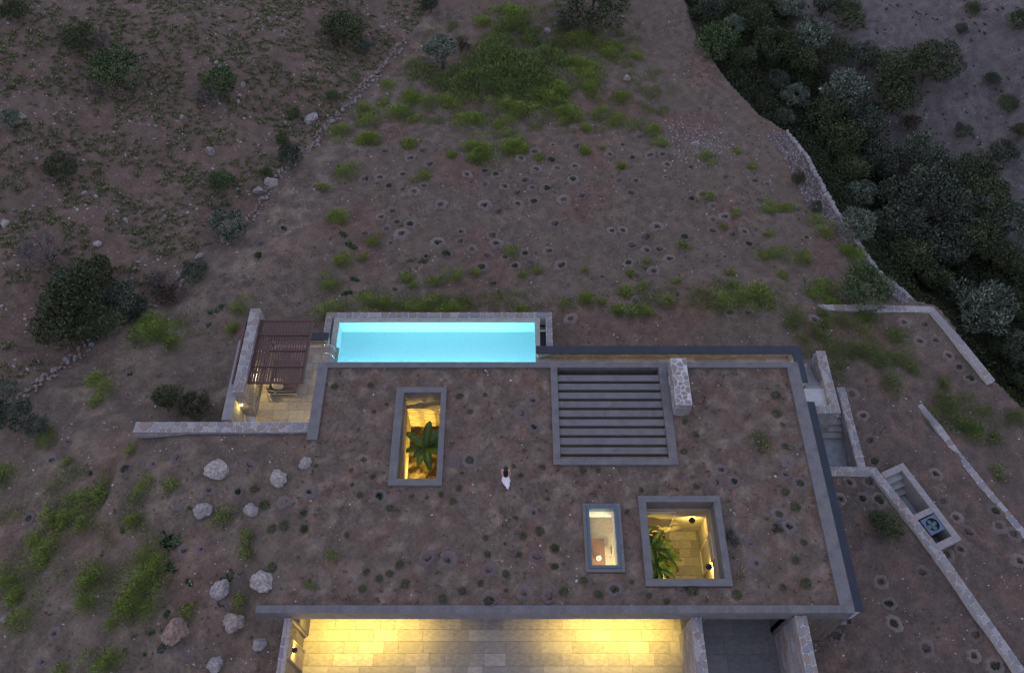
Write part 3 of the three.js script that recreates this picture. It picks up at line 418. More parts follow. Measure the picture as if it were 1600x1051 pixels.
// ---------------------------------------------------------------- front terrace and entrance court
{
  const ter = thing('front_terrace', 'wide beige stone terrace glowing under the roof overhang', 'terrace');
  const tl = W(478.9, 992.8, FLOOR).x, trr = 7.72;
  paving(ter, tl - 0.12, trr, -9.895, -5.2, FLOOR, 1.1, 0.52, 121);
  const court = thing('entrance_court', 'dark paved sunken court between stone walls in front of the house', 'court');
  paving(court, 7.9, 11.75, -9.83, -5.2, FLOOR, 1.6, 0.8, 122, [[0.21, 0.215, 0.22], [0.23, 0.23, 0.235], [0.19, 0.195, 0.205]].map(c => std(c, { map: rep(slabTex, 1.6), roughness: 0.75 })));
  // left wall: piers with tall openings under a continuous stone top
  const topY = -0.62, a = W(444, 967, topY), b = W(461, 967, topY), zA = W(478.9, 992.8, FLOOR).z, zB = W(472.5, 1019.2, FLOOR).z, zC = W(471.5, 1046.7, FLOOR).z, xo = a.x, xi = tl;
  const lw = thing('terrace_wall', 'stone wall with tall door openings along the lit terrace', 'wall');
  const pl = std([0.52, 0.44, 0.28], { map: rep(stoneTex, 0.9) });
  part('mortar', B(xo, xi - 0.14, -4.0, topY, -9.1, -4.5, 0), M.mortar, lw);
  part('pier', [B(xi - 0.139, xi, FLOOR, topY - 0.14, -9.9, zA), B(xi - 0.139, xi, FLOOR, topY - 0.14, zB, zC), B(xi - 0.139, xi, FLOOR, topY - 0.14, zC + 1.1, -4.5)], pl, lw);
  part('lintel', B(xi - 0.139, xi + 0.02, topY - 0.139, topY + 0.015, -9.1, -4.5), std([0.5, 0.44, 0.36], { map: rep(stoneTex, 0.9) }), lw);
  for (const [z0, z1] of [[zA, zB], [zC, zC + 1.1]]) { const dr = part('door_leaf', B(xi - 0.138, xi - 0.1, FLOOR, topY - 0.14, z0 + 0.002, z1 - 0.002, 0), std([0.12, 0.115, 0.1], { roughness: 0.4 }), lw); part('door_frame', [B(xi - 0.1, xi + 0.03, FLOOR, topY - 0.2, z0, z0 + 0.05), B(xi - 0.1, xi + 0.03, FLOOR, topY - 0.2, z1 - 0.05, z1)], std([0.4, 0.3, 0.17]), dr); }
  stonePanel(lw, V3(xo, topY, -5.2), V3(1, 0, 0), V3(0, 0, -1), xi - 0.14 - xo, 3.9, 0.32, 0.32, 131);
  // wall between terrace and court, and the far wall of the court
  const r0 = W(1080, 967, topY).x, r1 = W(1097, 967, topY).x;
  const mw = stoneWall('terrace_wall', 'stone wall dividing the lit terrace from the dark sunken court', [(r0 + r1) / 2, -4.5], [(r0 + r1) / 2, -9.11], r1 - r0 - 0.04, -4, topY, 133, { faces: 'l', fc: [0.5, 0.25] });
  const q0 = W(1244, 967, -0.3).x, q1 = W(1262, 967, -0.3).x;
  const ew = stoneWall('court_wall', 'pale topped stone wall on the outer side of the dark sunken court', [(q0 + q1) / 2, -4.5], [(q0 + q1) / 2, -9.1], q1 - q0, -5, -0.3, 137, { faces: 'l', fc: [0.5, 0.2] });
  // lamps
  const sc = thing('terrace_sconce', 'black dome wall lamp on the pier between the terrace door openings', 'lamp', V3(xi + 0.09, -1.55, (zB + zC) / 2));
  part('dome', new THREE.SphereGeometry(0.12, 18, 10, 0, Math.PI * 2, 0, Math.PI / 2), M.black, sc); part('lamp_bulb', new THREE.SphereGeometry(0.05, 12, 8).translate(0, -0.03, 0), glowMat, sc); pointLight(xi + 0.12, -1.66, (zB + zC) / 2, 4);
  for (const [x, I] of [[-8.5, 30], [-6.8, 36], [-5.0, 28], [-3.2, 5], [1.3, 5], [2.9, 24], [4.4, 36], [6.1, 34]]) {
    const d = thing('ceiling_downlight', 'recessed ceiling spotlight under the front roof overhang', 'lamp', V3(x, -0.99, -9.55), 0, 'downlights under the front overhang');
    part('trim', cyl(0.09, 0.09, 0.05, 0, 0.015, 0), M.darkMetal, d); part('lamp_bulb', cyl(0.06, 0.06, 0.02, 0, -0.02, 0), glowMat, d); spotLight(x, -1.06, -9.5, x, FLOOR, -9.0, I * 2.0, 0.78, 1.0, LAMPC, 3);
  }
}
console.log('terrace');

// ---------------------------------------------------------------- lamps of the courtyards and patios
function sconce(label, x, y, z, I) { const s = thing('courtyard_sconce', label, 'lamp', V3(x, y, z)); part('dome', new THREE.SphereGeometry(0.15, 18, 10, 0, Math.PI * 2, 0, Math.PI / 2), M.black, s); part('lamp_bulb', new THREE.SphereGeometry(0.05, 12, 8).translate(0, -0.02, 0), glowMat, s); pointLight(x, y + 0.015, z, I); }
sconce('black dome wall lamp on the rear wall of the fern courtyard', 8.28, -1.75, -13.76, 6.5);
sconce('black dome wall lamp on the side wall of the fern courtyard', 8.77, -1.75, -11.6, 6.5);
function gardenSpot(label, x, z, tx, ty, tz, I, ang) { const s = thing('garden_spotlight', label, 'lamp', V3(x, FLOOR, z)); part('stake', cyl(0.015, 0.015, 0.2, 0, 0.1, 0), M.black, s); part('head', cyl(0.05, 0.04, 0.1, 0, 0.22, 0), M.black, s); part('lamp_bulb', cyl(0.04, 0.04, 0.01, 0, 0.276, 0), glowMat, s); spotLight(x, FLOOR + 0.32, z, tx, ty, tz, I, ang, 0.6); }
gardenSpot('small black garden spotlight at the terrace end of the banana bed', -4.85, -15.35, -4.4, -2.75, -19.5, 150, 0.52);
gardenSpot('small black garden spotlight beside the boulder of the banana bed', -3.75, -15.3, -4.3, FLOOR, -16.9, 80, 0.95);
gardenSpot('small black garden spotlight among the ferns of the courtyard bed', 7.2, -11.0, 6.75, -2.75, -13.9, 60, 0.5);
{ const s = thing('pendant_lamp', 'hanging pendant lamp in the dining room under the skylight', 'lamp', V3(4.9, -1.7, -10.8)); part('cord', cyl(0.008, 0.008, 0.7, 0, 0.4, 0), M.black, s); part('lamp_shade', new THREE.SphereGeometry(0.16, 18, 12), glowMat, s); pointLight(4.9, -1.7, -10.8, 52, new THREE.Color(1, 0.76, 0.4), 6); }
for (const x of [3.0, 6.4]) { const s = thing('patio_lamp', 'small black wall lamp in the patio under the roof slats', 'lamp', V3(x, -2.4, -16.02), 0, 'lamps under the roof slats'); part('housing', cyl(0.06, 0.06, 0.16, 0, 0, 0), M.black, s); part('lamp_bulb', cyl(0.045, 0.045, 0.02, 0, -0.091, 0), glowMat, s); pointLight(x, -2.55, -16.1, 0.8); }
for (const x of [3.2, 6.6, 10, 13.2]) { const s = thing('patio_lamp', 'small black wall lamp on the rear house wall above the narrow patio', 'lamp', V3(x, -2.4, -21.11), 0, 'lamps on the rear house wall'); part('housing', cyl(0.06, 0.06, 0.16, 0, 0, 0), M.black, s); part('lamp_bulb', cyl(0.045, 0.045, 0.02, 0, -0.091, 0), glowMat, s); pointLight(x, -2.6, -21.3, 3.0); }
// dining table with vase
{
  const a = W(925, 841, FLOOR + 0.85), b = W(944, 841, FLOOR + 0.85), c = W(925, 892, FLOOR + 0.85);
  const t = thing('dining_table', 'plain wooden dining table seen through the skylight', 'table', V3(0, FLOOR + 0.123, 0)); const x0 = a.x - 0.35, x1 = b.x, z0 = a.z, z1 = c.z + 0.3;
  part('tabletop', B(x0, x1, 0.69, 0.73, z0, z1), M.timber, t); for (const x of [x0 + 0.08, x1 - 0.08]) for (const z of [z0 + 0.08, z1 - 0.08]) part('leg', B(x - 0.035, x + 0.035, 0, 0.69, z - 0.035, z + 0.035), M.timber, t);
  const v = W(935, 873, FLOOR + 1.0); const vs = thing('flower_vase', 'small vase of white flowers on the dining table', 'vase', V3(v.x, FLOOR + 0.855, v.z));
  part('vase', new THREE.LatheGeometry([[0, 0], [0.05, 0], [0.07, 0.08], [0.045, 0.16], [0.055, 0.2]].map(p => new THREE.Vector2(...p)), 16), std([0.5, 0.55, 0.5], { roughness: 0.2 }), vs);
  for (let k = 0; k < 7; k++) { const a2 = k * 0.9, q = [0.08 * Math.cos(a2), 0.28 + 0.03 * Math.sin(k * 2.3), 0.08 * Math.sin(a2)]; part('flower', new THREE.IcosahedronGeometry(0.05, 1).translate(...q), std([0.6, 0.6, 0.5]), vs); part('stalk', tube([[0, 0.15, 0], [q[0] * 0.5, 0.22, q[2] * 0.5], q], 0.005, 4, 4), std([0.1, 0.2, 0.05]), vs); }
  const ch = thing('dining_chair', 'slim grey dining chair beside the wooden table', 'chair', V3(W(949, 862, FLOOR + 0.5).x, FLOOR + 0.123, W(949, 862, FLOOR + 0.5).z)); const dm = std([0.3, 0.24, 0.16]);
  part('seat', B(-0.2, 0.2, 0.43, 0.47, -0.21, 0.21), dm, ch); part('backrest', B(0.17, 0.2, 0.55, 0.85, -0.2, 0.2), dm, ch); for (const x of [-0.17, 0.185]) for (const z of [-0.18, 0.18]) part('leg', B(x - 0.015, x + 0.015, 0, x > 0 ? 0.85 : 0.43, z - 0.015, z + 0.015, 0.003), dm, ch);
}

// ---------------------------------------------------------------- landing, stairs, walkway at the side
{
  const a = W(1276, 548, L_TOP), b = W(1290, 548, L_TOP), c = W(1314, 644.6, L_TOP), d = W(1297, 633, L_TOP), e = W(1275, 633, L_TOP);
  const x0 = (a.x + d.x) / 2, x1 = (b.x + c.x) / 2, zN = a.z, zS = c.z, zi = d.z, FL = L_TOP - 0.22;
  const w = thing('landing_wall', 'tall L-shaped stone wall with a pale top beside the stair landing', 'wall');
  part('mortar', [B(x0, x1, -6, L_TOP, zN, zS, 0), B(15.67, x0, -6, L_TOP - 0.001, zi, zS, 0)], M.mortar, w);
  stonePanel(w, V3(x0, L_TOP, zS), V3(1, 0, 0), V3(0, 0, -1), x1 - x0, zS - zN, 0.3, 0.3, 151);
  stonePanel(w, V3(15.67, L_TOP, zS), V3(1, 0, 0), V3(0, 0, -1), x0 - 15.67, zS - zi, 0.3, 0.3, 152);
  stonePanel(w, V3(15.67, -5.6, zS), V3(1, 0, 0), V3(0, 1, 0), x1 - 15.67, 2.5, 0.36, 0.17, 153);
  stonePanel(w, V3(x0, -5.6, zN), V3(0, 0, 1), V3(0, 1, 0), zi - zN, 2.5, 0.42, 0.2, 154);
  const st = thing('garden_stair', 'pale concrete landing with steps leading down beside the dark capped wall', 'stair');
  const zl = W(1275, 607, FL).z; part('landing', B(15.0, x0, FL - 0.3, FL, zl, zi), M.concretePale, st);
  for (let k = 0; k < 8; k++) part('step', B(15.67, x0, -5.2, FL - 0.165 * (k + 1), zl - 0.3 * (k + 1), zl - 0.3 * k - 0.001, 0.006), M.concrete, st);
  // sunken walkway and its wall
  const FW = WALK_TOP - 1.06, ra = W(1309, 605, WALK_TOP), rb = W(1322, 605, WALK_TOP), rd = W(1339, 727, WALK_TOP), re = W(1351, 727, WALK_TOP), wx0 = (ra.x + rd.x) / 2, wx1 = (rb.x + re.x) / 2, wz1 = W(1330, 729, PIT_TOP).z;
  stoneWall('walkway_wall', 'straight pale stone wall on the garden side of the sunken walkway', [(wx0 + wx1) / 2, wz1], [(wx0 + wx1) / 2, ra.z], wx1 - wx0, -6, WALK_TOP, 161, { faces: 'l', cell: 0.32, fc: [0.44, 0.2] });
  const wk = thing('sunken_walkway', 'sunken concrete walkway with dark steps below the landing wall', 'walkway');
  part('floor', B(13.95, wx0, FW - 0.2, FW, -20, wz1, 0), std([0.3, 0.33, 0.35], { map: rep(plasterTex, 1.7) }), wk);
  const zs = W(1310, 686, FW).z; for (let k = 0; k < 5; k++) part('step', B(15.2, wx0, FW, FW + 0.17 * (k + 1), zs - 0.32 * (k + 1), zs - 0.32 * k - 0.001, 0.006), M.concrete, wk);
  part('back_fill', B(x1, wx0, FW, -4.7, zs - 5, zs - 1.61, 0), M.concrete, wk);
}
// diagonal terrace walls on the right
function chain(name, label, pts, y, thick, seed, opt = {}) {
  const w = thing(name, label, 'wall'); const P = pts.map(p => Lw(p[0], p[1], y));
  for (let i = 0; i + 1 < P.length; i++) stoneWall('', '', P[i], P[i + 1], thick, y - 1.6 - (opt.deep || 0), y - 0.0015 * i, seed + 10 * i, { parent: w, cell: opt.cell || 0.34, ext0: i ? thick * 0.3 : 0, faces: opt.faces || '' });
  return w;
}
chain('terrace_wall', 'long pale stone terrace wall running diagonally past the heat pump pit', [[1299, 735], [1366, 735.5], [1467, 863.7], [1520.5, 940.5], [1605, 1061]], PIT_TOP, 0.44, 201);
chain('terrace_wall', 'short broken stone terrace wall farther down the slope from the heat pump', [[1437, 632], [1468, 668], [1494, 705], [1540, 762], [1605, 838]], -4.95, 0.36, 251);
chain('terrace_wall', 'angled stone retaining wall round the planted terrace above the ravine', [[1268, 480], [1360, 480], [1456, 483], [1504, 537], [1551, 595]], -4.98, 0.4, 301, { deep: 2 });
// heat pump pit
{
  const y = PIT_TOP + 0.02, A = V3(pitO[0][0], 0, pitO[0][1]), Bc = V3(pitO[1][0], 0, pitO[1][1]), D = V3(pitO[3][0], 0, pitO[3][1]), u = D.clone().sub(A), L = u.length(); u.normalize(); const v = V3(u.z, 0, -u.x); const Wd = Math.abs(Bc.clone().sub(A).dot(v));
  const ang = -Math.atan2(u.z, u.x), pit = thing('heat_pump_pit', 'stone rimmed sunken pit with steps holding the heat pump', 'pit', V3(A.x, 0, A.z), ang);
  // local frame: +x along the pit, +z across (away from v)
  const s = 1, inn = 0.34, mid = L * 0.56;
  const lb = (x0, x1, y0, y1, z0, z1, r) => B(x0, x1, y0, y1, -z1, -z0, r);
  const pc = std([0.36, 0.34, 0.33], { map: rep(plasterTex, 0.9) });
  part('rim', [lb(0, L, y - 1.5, y, Wd - inn, Wd, 0.01), lb(0, inn, y - 1.5, y, 0.0, Wd - inn, 0.01), lb(L - inn, L, y - 1.5, y, 0.0, Wd - inn, 0.01), lb(mid, mid + 0.3, y - 1.5, y - 0.02, 0.0, Wd - inn, 0.01)], pc, pit);
  part('floor', lb(inn, L - inn, y - 1.6, y - 1.2, -0.3, Wd - inn, 0), std([0.25, 0.28, 0.3]), pit);
  for (let k = 0; k < 3; k++) part('step', lb(inn + 0.3 * k, inn + 0.3 * (k + 1), y - 1.2, y - 0.3 * (k + 1), 0.0, Wd - inn, 0.006), M.concrete, pit);
  const hp = thing('heat_pump', 'blue grey heat pump with a four bladed fan in the stone rimmed pit', 'heat pump', V3(A.x, y - 1.2, A.z), ang);
  const hx0 = mid + 0.38, hx1 = L - inn - 0.42, hz0 = 0.14, hz1 = Wd - inn - 0.06, hx = (hx0 + hx1) / 2, hz = -(hz0 + hz1) / 2, R = Math.min(hx1 - hx0, hz1 - hz0) * 0.4, hm = std([0.075, 0.13, 0.175], { roughness: 0.5, metalness: 0.2 }), H = 1.22;
  // casing with a round opening in its top
  const sh = new THREE.Shape([[hx0, -hz1], [hx1, -hz1], [hx1, -hz0], [hx0, -hz0]].map(p => new THREE.Vector2(p[0], -p[1]))); const ho = new THREE.Path(); ho.absarc(hx, -hz, R, 0, Math.PI * 2, true); sh.holes.push(ho);
  const top = new THREE.ExtrudeGeometry(sh, { depth: 0.04, bevelEnabled: true, bevelSize: 0.008, bevelThickness: 0.008, bevelSegments: 1, curveSegments: 28 }); top.rotateX(-Math.PI / 2); top.translate(0, H - 0.04, 0);
  part('casing', [boxUV(top), lb(hx0, hx1, 0.05, H - 0.12, hz0, hz1, 0.01)], hm, hp);
  part('fan_shroud', new THREE.CylinderGeometry(R, R, 0.12, 28, 1, true).translate(hx, H - 0.06, hz), M.black, hp);
  part('fan_floor', new THREE.CircleGeometry(R, 28).rotateX(-Math.PI / 2).translate(hx, H - 0.112, hz), M.black, hp);
  for (let k = 0; k < 4; k++) { const shp = new THREE.Shape(); shp.moveTo(0.04, -0.03); shp.bezierCurveTo(R * 0.4, -R * 0.5, R * 0.85, -R * 0.45, R * 0.93, -R * 0.1); shp.bezierCurveTo(R * 0.9, R * 0.22, R * 0.5, R * 0.25, 0.04, 0.04); const g = new THREE.ExtrudeGeometry(shp, { depth: 0.008, bevelEnabled: false, curveSegments: 8 }); g.rotateX(-Math.PI / 2 + 0.12); g.rotateY(k * Math.PI / 2 + 0.3); g.translate(hx, H - 0.07, hz); part('fan_blade', g, std([0.08, 0.15, 0.17], { roughness: 0.4 }), hp); }
  part('fan_hub', cyl(0.06, 0.06, 0.08, hx, H - 0.06, hz), hm, hp);
  for (const q of [0.45, 0.75, 0.99]) part('guard_ring', new THREE.TorusGeometry(R * q, 0.005, 5, 32).rotateX(Math.PI / 2).translate(hx, H + 0.012, hz), M.darkMetal, hp);
}
console.log('walls');
// ---------------------------------------------------------------- plants
// places read from enlargements of the photograph: [left, top, enlargement], then x, y, radius in the enlargement
const Zm = (o, list) => list.map(q => [o[0] + q[0] / o[2], o[1] + q[1] / o[2], (q[2] || 20) / o[2], q[3]]);
const FIELD = [500, 220, 3.2], TOP = [450, 0, 2.909], EAST = [900, 200, 3.077], LEFT = [0, 660, 2.688], SOUTHEAST = [1260, 700, 2.994], NORTHEAST = [1220, 460, 3.503];
const Q1 = [430, 560, 3.636], Q2 = [430, 750, 3.636], Q3 = [860, 720, 3.333], Q4 = [1040, 560, 5.253];
// blades: thin triangles spread through a low dome of radius 1, colours chosen per blade
function bladeGeo(seed, { n, lobes, len, wid, up, cols, flat = 0.75, core = 0 }) {
  const r = rng(seed), pos = [], nor = [], col = [], L = [];
  for (let k = 0; k < lobes; k++) { const a = r() * 6.283, d = lobes > 1 ? Math.sqrt(r()) * 0.62 : 0; L.push([Math.cos(a) * d, Math.sin(a) * d, lobes > 1 ? 0.34 + 0.3 * r() : 1, 0.7 + 0.5 * r()]); }
  const v = new THREE.Vector3(), d = new THREE.Vector3(), s = new THREE.Vector3();
  for (let k = 0; k < n; k++) {
    const l = L[k % L.length], a = r() * 6.283, c = Math.sqrt(r()), e = Math.sqrt(Math.max(0, 1 - c * c)), q = core + (1 - core) * Math.pow(r(), 0.45);
    v.set(l[0] + Math.cos(a) * c * l[2] * q, e * l[2] * flat * l[3] * q, l[1] + Math.sin(a) * c * l[2] * q);
    d.set(Math.cos(a) * c + 0.7 * (r() - 0.5), up * (0.4 + r()), Math.sin(a) * c + 0.7 * (r() - 0.5)).normalize();
    const ln = len * (0.5 + r()), w = wid * (0.6 + 0.8 * r()); s.set(r() - 0.5, 0.35 * (r() - 0.5), r() - 0.5).cross(d).normalize();
    const p0 = v.clone().addScaledVector(d, -ln * 0.5); if (p0.y < -0.02) p0.y = -0.02; const p1 = p0.clone().addScaledVector(s, w).addScaledVector(d, ln * 0.5), p2 = p0.clone().addScaledVector(d, ln), p3 = p0.clone().addScaledVector(s, -w).addScaledVector(d, ln * 0.45);
    const N = new THREE.Vector3().crossVectors(s, d).normalize(); if (N.y < 0) N.negate(); N.multiplyScalar(0.6).add(new THREE.Vector3(Math.cos(a) * c * 0.6, 0.7, Math.sin(a) * c * 0.6)).normalize();
    const cc = cols[Math.floor(r() * cols.length)], b = 0.75 + 0.5 * r();
    for (const p of [p0.clone().addScaledVector(s, w), p2, p3.clone().addScaledVector(d, -ln * 0.4)]) { pos.push(p.x, p.y, p.z); nor.push(N.x, N.y, N.z); col.push(cc[0] * b, cc[1] * b, cc[2] * b); }
  }
  const g = new THREE.BufferGeometry(); g.setAttribute('position', new THREE.Float32BufferAttribute(pos, 3)); g.setAttribute('normal', new THREE.Float32BufferAttribute(nor, 3)); g.setAttribute('color', new THREE.Float32BufferAttribute(col, 3)); return g;
}
const YG = [[0.34, 0.45, 0.08], [0.28, 0.41, 0.08], [0.39, 0.47, 0.085], [0.23, 0.35, 0.08]], DG = [[0.075, 0.14, 0.055], [0.095, 0.17, 0.06], [0.06, 0.115, 0.045]], MG = [[0.13, 0.19, 0.06], [0.11, 0.165, 0.055], [0.16, 0.21, 0.075]], DRY = [[0.46, 0.33, 0.21], [0.36, 0.26, 0.18], [0.52, 0.41, 0.28], [0.32, 0.23, 0.18]], RUST = [[0.26, 0.14, 0.08], [0.18, 0.11, 0.07], [0.13, 0.13, 0.07]], GREY = [[0.15, 0.17, 0.13], [0.2, 0.21, 0.17], [0.12, 0.14, 0.1]], DULL = [[0.25, 0.3, 0.14], [0.29, 0.31, 0.15], [0.2, 0.26, 0.11], [0.31, 0.3, 0.16]];
const weedGeos = [1, 2, 3, 4, 5].map(q => softGeo(1000 + q, 2000, YG, 0.75));
const weedGreenGeos = [1, 2, 3].map(q => softGeo(1100 + q, 2000, [...YG.slice(0, 2), ...MG], 0.7));
const leafyGeos = [1, 2, 3].map(s => bladeGeo(1200 + s, { n: 420, lobes: 5, len: 0.32, wid: 0.045, up: 0.6, cols: DG, flat: 0.6 }));
const domeGeos = [1, 2, 3].map(s => bladeGeo(1300 + s, { n: 760, lobes: 1, len: 0.24, wid: 0.022, up: 0.7, cols: [...MG, ...MG, ...DG], flat: 0.85, core: 0.45 }));
const dryGeos = [1, 2, 3].map(s => bladeGeo(1400 + s, { n: 170, lobes: 3, len: 0.75, wid: 0.014, up: 1.6, cols: DRY, flat: 0.5 }));
const rustGeos = [1, 2].map(s => bladeGeo(1500 + s, { n: 90, lobes: 2, len: 0.6, wid: 0.03, up: 1.3, cols: RUST, flat: 0.7 }));
const greyGeos = [1, 2].map(s => bladeGeo(1600 + s, { n: 900, lobes: 6, len: 0.34, wid: 0.01, up: 0.9, cols: GREY, flat: 0.7 }));

// soft weeds: fine stalks that thin out toward the rim, no hard outline
function softGeo(seed, n, cols, tall, fine = 1, hubs = 5) {
  const r = rng(seed), pos = [], nor = [], col = [], H = []; for (let k = 0; k < hubs; k++) { const a = r() * 6.283, q = hubs > 1 ? 0.5 * Math.sqrt(r()) : 0; H.push([Math.cos(a) * q, Math.sin(a) * q, hubs > 1 ? 0.3 + 0.3 * r() : 0.75, 0.7 + 0.6 * r()]); }
  for (let k = 0; k < n; k++) {
    const h = H[k % hubs], a = r() * 6.283, q = Math.sqrt(-Math.log(1 - 0.97 * r())) * 0.62 * h[2] * 1.5, x = h[0] + Math.cos(a) * q, z = h[1] + Math.sin(a) * q, top = tall * h[3] * Math.exp(-q * q * 3) * (0.35 + 0.65 * r()), ln = (0.1 + 0.12 * r()) * fine, y = Math.max(0, top - ln * 0.5), b = r() * 6.283, lean = 0.45 * (r() - 0.5);
    const wx = Math.cos(b) * 0.011 * fine, wz = Math.sin(b) * 0.011 * fine, tx = x + Math.cos(a) * 0.06 * fine + lean * ln * 0.6, tz = z + Math.sin(a) * 0.06 * fine + lean * ln, cc = cols[Math.floor(r() * cols.length)], f = 0.75 + 0.5 * r();
    pos.push(x - wx, y, z - wz, x + wx, y, z + wz, tx, y + ln, tz); for (let i = 0; i < 3; i++) { nor.push(Math.cos(a) * 0.35, 0.93, Math.sin(a) * 0.35); col.push(cc[0] * f, cc[1] * f, cc[2] * f); }
  }
  const g = new THREE.BufferGeometry(); g.setAttribute('position', new THREE.Float32BufferAttribute(pos, 3)); g.setAttribute('normal', new THREE.Float32BufferAttribute(nor, 3)); g.setAttribute('color', new THREE.Float32BufferAttribute(col, 3)); return g;
}
const cushGeos = [1, 2].map(q => bladeGeo(1700 + q, { n: 200, lobes: 1, len: 0.34, wid: 0.04, up: 0.8, cols: q === 1 ? DULL : [...DULL, DRY[1]], flat: 0.6, core: 0.1 }));
const fineWeeds = [1, 2, 3].map(q => softGeo(1020 + q, 6000, YG, 0.6, 0.55)), fineGreens = [1, 2, 3].map(q => softGeo(1120 + q, 6000, [...YG.slice(0, 2), ...MG], 0.55, 0.5));
let pk = 0;
function plant(name, label, group, geos, px, py, rpx, { hs = 1, min = 0.1, lift = 0.3, cat = 'plant' } = {}) {
  let p = at(px, py, 0), R = Math.max(min, rpx / pxPerM(p)); p = at(px, py, R * lift * hs); pk++;
  const set = R < 0.75 ? geos : geos === weedGeos ? fineWeeds : geos === weedGreenGeos ? fineGreens : geos, m = part(name, set[pk % set.length], leafMat, scene); tag(m, label, cat, group);
  m.position.set(p.x, p.y - 0.02, p.z); m.rotation.y = pk * 2.399; const e = 0.9 + 0.2 * R0(); m.scale.set(R * e, R * hs * (0.85 + 0.3 * R0()), R * (2 - e) * 0.98); return m;
}
const fieldW = [...Zm(FIELD, [[135, 145, 55], [505, 175, 40], [250, 5, 60], [445, 15, 35], [770, 50, 60], [840, 60, 60], [930, 30, 50], [980, 40, 50], [660, 65, 25], [1095, 90, 30], [1325, 45, 25], [1510, 125, 25], [90, 385, 50], [275, 490, 40], [95, 570, 60], [215, 580, 28], [40, 700, 50], [440, 675, 40], [465, 720, 25], [660, 670, 48], [575, 700, 40], [960, 550, 40], [1090, 645, 28], [1015, 670, 28], [770, 650, 30], [235, 825, 70], [350, 825, 60], [445, 830, 60], [570, 830, 70], [705, 825, 70], [30, 850, 70], [1220, 810, 35], [1340, 780, 35], [1530, 750, 40], [1555, 660, 25], [1020, 850, 35], [1325, 640, 20], [1495, 850, 30], [1580, 840, 40]]),
  ...Zm(TOP, [[640, 455, 45], [435, 465, 30], [540, 455, 50], [375, 535, 60], [330, 495, 45], [510, 525, 65], [570, 540, 30], [235, 605, 55], [370, 640, 50], [545, 640, 35], [225, 985, 45], [155, 850, 30], [745, 700, 25], [770, 450, 65], [850, 510, 60], [790, 550, 50], [860, 640, 60], [830, 690, 50], [890, 700, 60], [1010, 630, 60], [1040, 670, 45], [950, 565, 30], [960, 460, 60], [1030, 510, 60], [1010, 540, 45], [1160, 460, 80], [1240, 430, 70], [1290, 500, 60], [1250, 520, 50], [1400, 400, 50], [1520, 430, 35], [1520, 550, 55], [1370, 570, 40], [1410, 510, 45], [1350, 680, 30], [560, 410, 40], [450, 385, 35], [1580, 240, 40], [1490, 200, 40], [1340, 180, 60], [1440, 190, 50], [860, 90, 50], [1060, 60, 60], [980, 40, 50], [1450, 250, 50], [1380, 330, 60], [1320, 300, 60]]),
  ...Zm(EAST, [[385, 20, 50], [405, 60, 45], [640, 145, 45], [775, 105, 25], [40, 105, 25], [130, 92, 15], [222, 183, 22], [640, 325, 32], [850, 175, 25], [770, 410, 30], [715, 470, 20], [925, 372, 45], [965, 380, 30], [1030, 380, 35], [930, 505, 25], [905, 605, 35], [980, 595, 45], [1080, 625, 50], [525, 563, 30], [745, 695, 25], [1000, 708, 28], [750, 750, 35], [700, 820, 70], [820, 830, 60], [940, 800, 80], [1150, 800, 40], [1215, 770, 70], [1240, 820, 60], [1150, 440, 40], [1215, 485, 50], [1300, 560, 50], [1350, 610, 55], [1370, 660, 50], [320, 770, 32], [240, 790, 35], [262, 695, 22], [340, 635, 20], [440, 830, 40], [320, 885, 45], [490, 730, 22], [200, 880, 40], [130, 830, 25], [50, 820, 40]])];
for (const [x, y, r] of fieldW) plant('weed_clump', 'fluffy yellow-green weed clump growing on the bare field beyond the pool', 'weed clumps on the field', weedGeos, x, y, r * 1.5, { hs: 0.75 });
for (const [x, y, r] of Zm(TOP, [[800, 380, 80], [700, 370, 60], [600, 320, 70], [880, 370, 70], [950, 330, 90], [1050, 380, 80], [1000, 250, 90], [920, 220, 80], [1080, 280, 80], [1150, 240, 70], [1250, 260, 70], [1200, 340, 70], [1100, 160, 60], [960, 170, 60], [900, 290, 80], [1020, 310, 90], [1120, 420, 70], [1200, 190, 50], [1010, 110, 70], [1090, 330, 90], [840, 300, 60], [760, 330, 60], [980, 400, 70], [1180, 390, 60]])) plant('tall_weed_clump', 'tall soft green weed clump in the dense patch at the far end of the field', 'tall weeds of the upper field', weedGreenGeos, x, y, r * 1.5, { hs: 0.9 });
for (const [x, y, r] of [...Zm(LEFT, [[870, 90, 75], [755, 75, 45], [30, 190, 70], [595, 275, 50], [705, 270, 40], [420, 305, 45], [340, 330, 50], [280, 360, 55], [210, 400, 45], [240, 430, 45], [345, 425, 40], [110, 510, 50], [200, 525, 60], [150, 590, 60], [540, 440, 50], [940, 395, 45], [1035, 490, 36], [1030, 540, 36], [390, 620, 60], [370, 700, 65], [380, 750, 50], [600, 640, 75], [610, 700, 85], [560, 740, 70], [650, 600, 55], [630, 530, 50], [510, 770, 45], [620, 800, 50], [20, 640, 50], [30, 720, 60], [90, 830, 55], [400, 1000, 70], [470, 1000, 50], [780, 800, 40], [1015, 750, 40], [255, 1040, 40], [195, 55, 45], [1300, 685, 25], [275, 165, 25], [550, 115, 28], [460, 850, 30]]), [160, 590, 20], [230, 520, 26], [255, 515, 22], [270, 525, 18], [225, 505, 20], [375, 475, 16], [360, 505, 14], [162, 607, 16], [148, 628, 12]]) plant('garden_weed_clump', 'bright yellow-green weed clump on the rocky garden beside the roof', 'weed clumps in the rocky garden', weedGeos, x, y, r * 1.5, { hs: 0.75 });
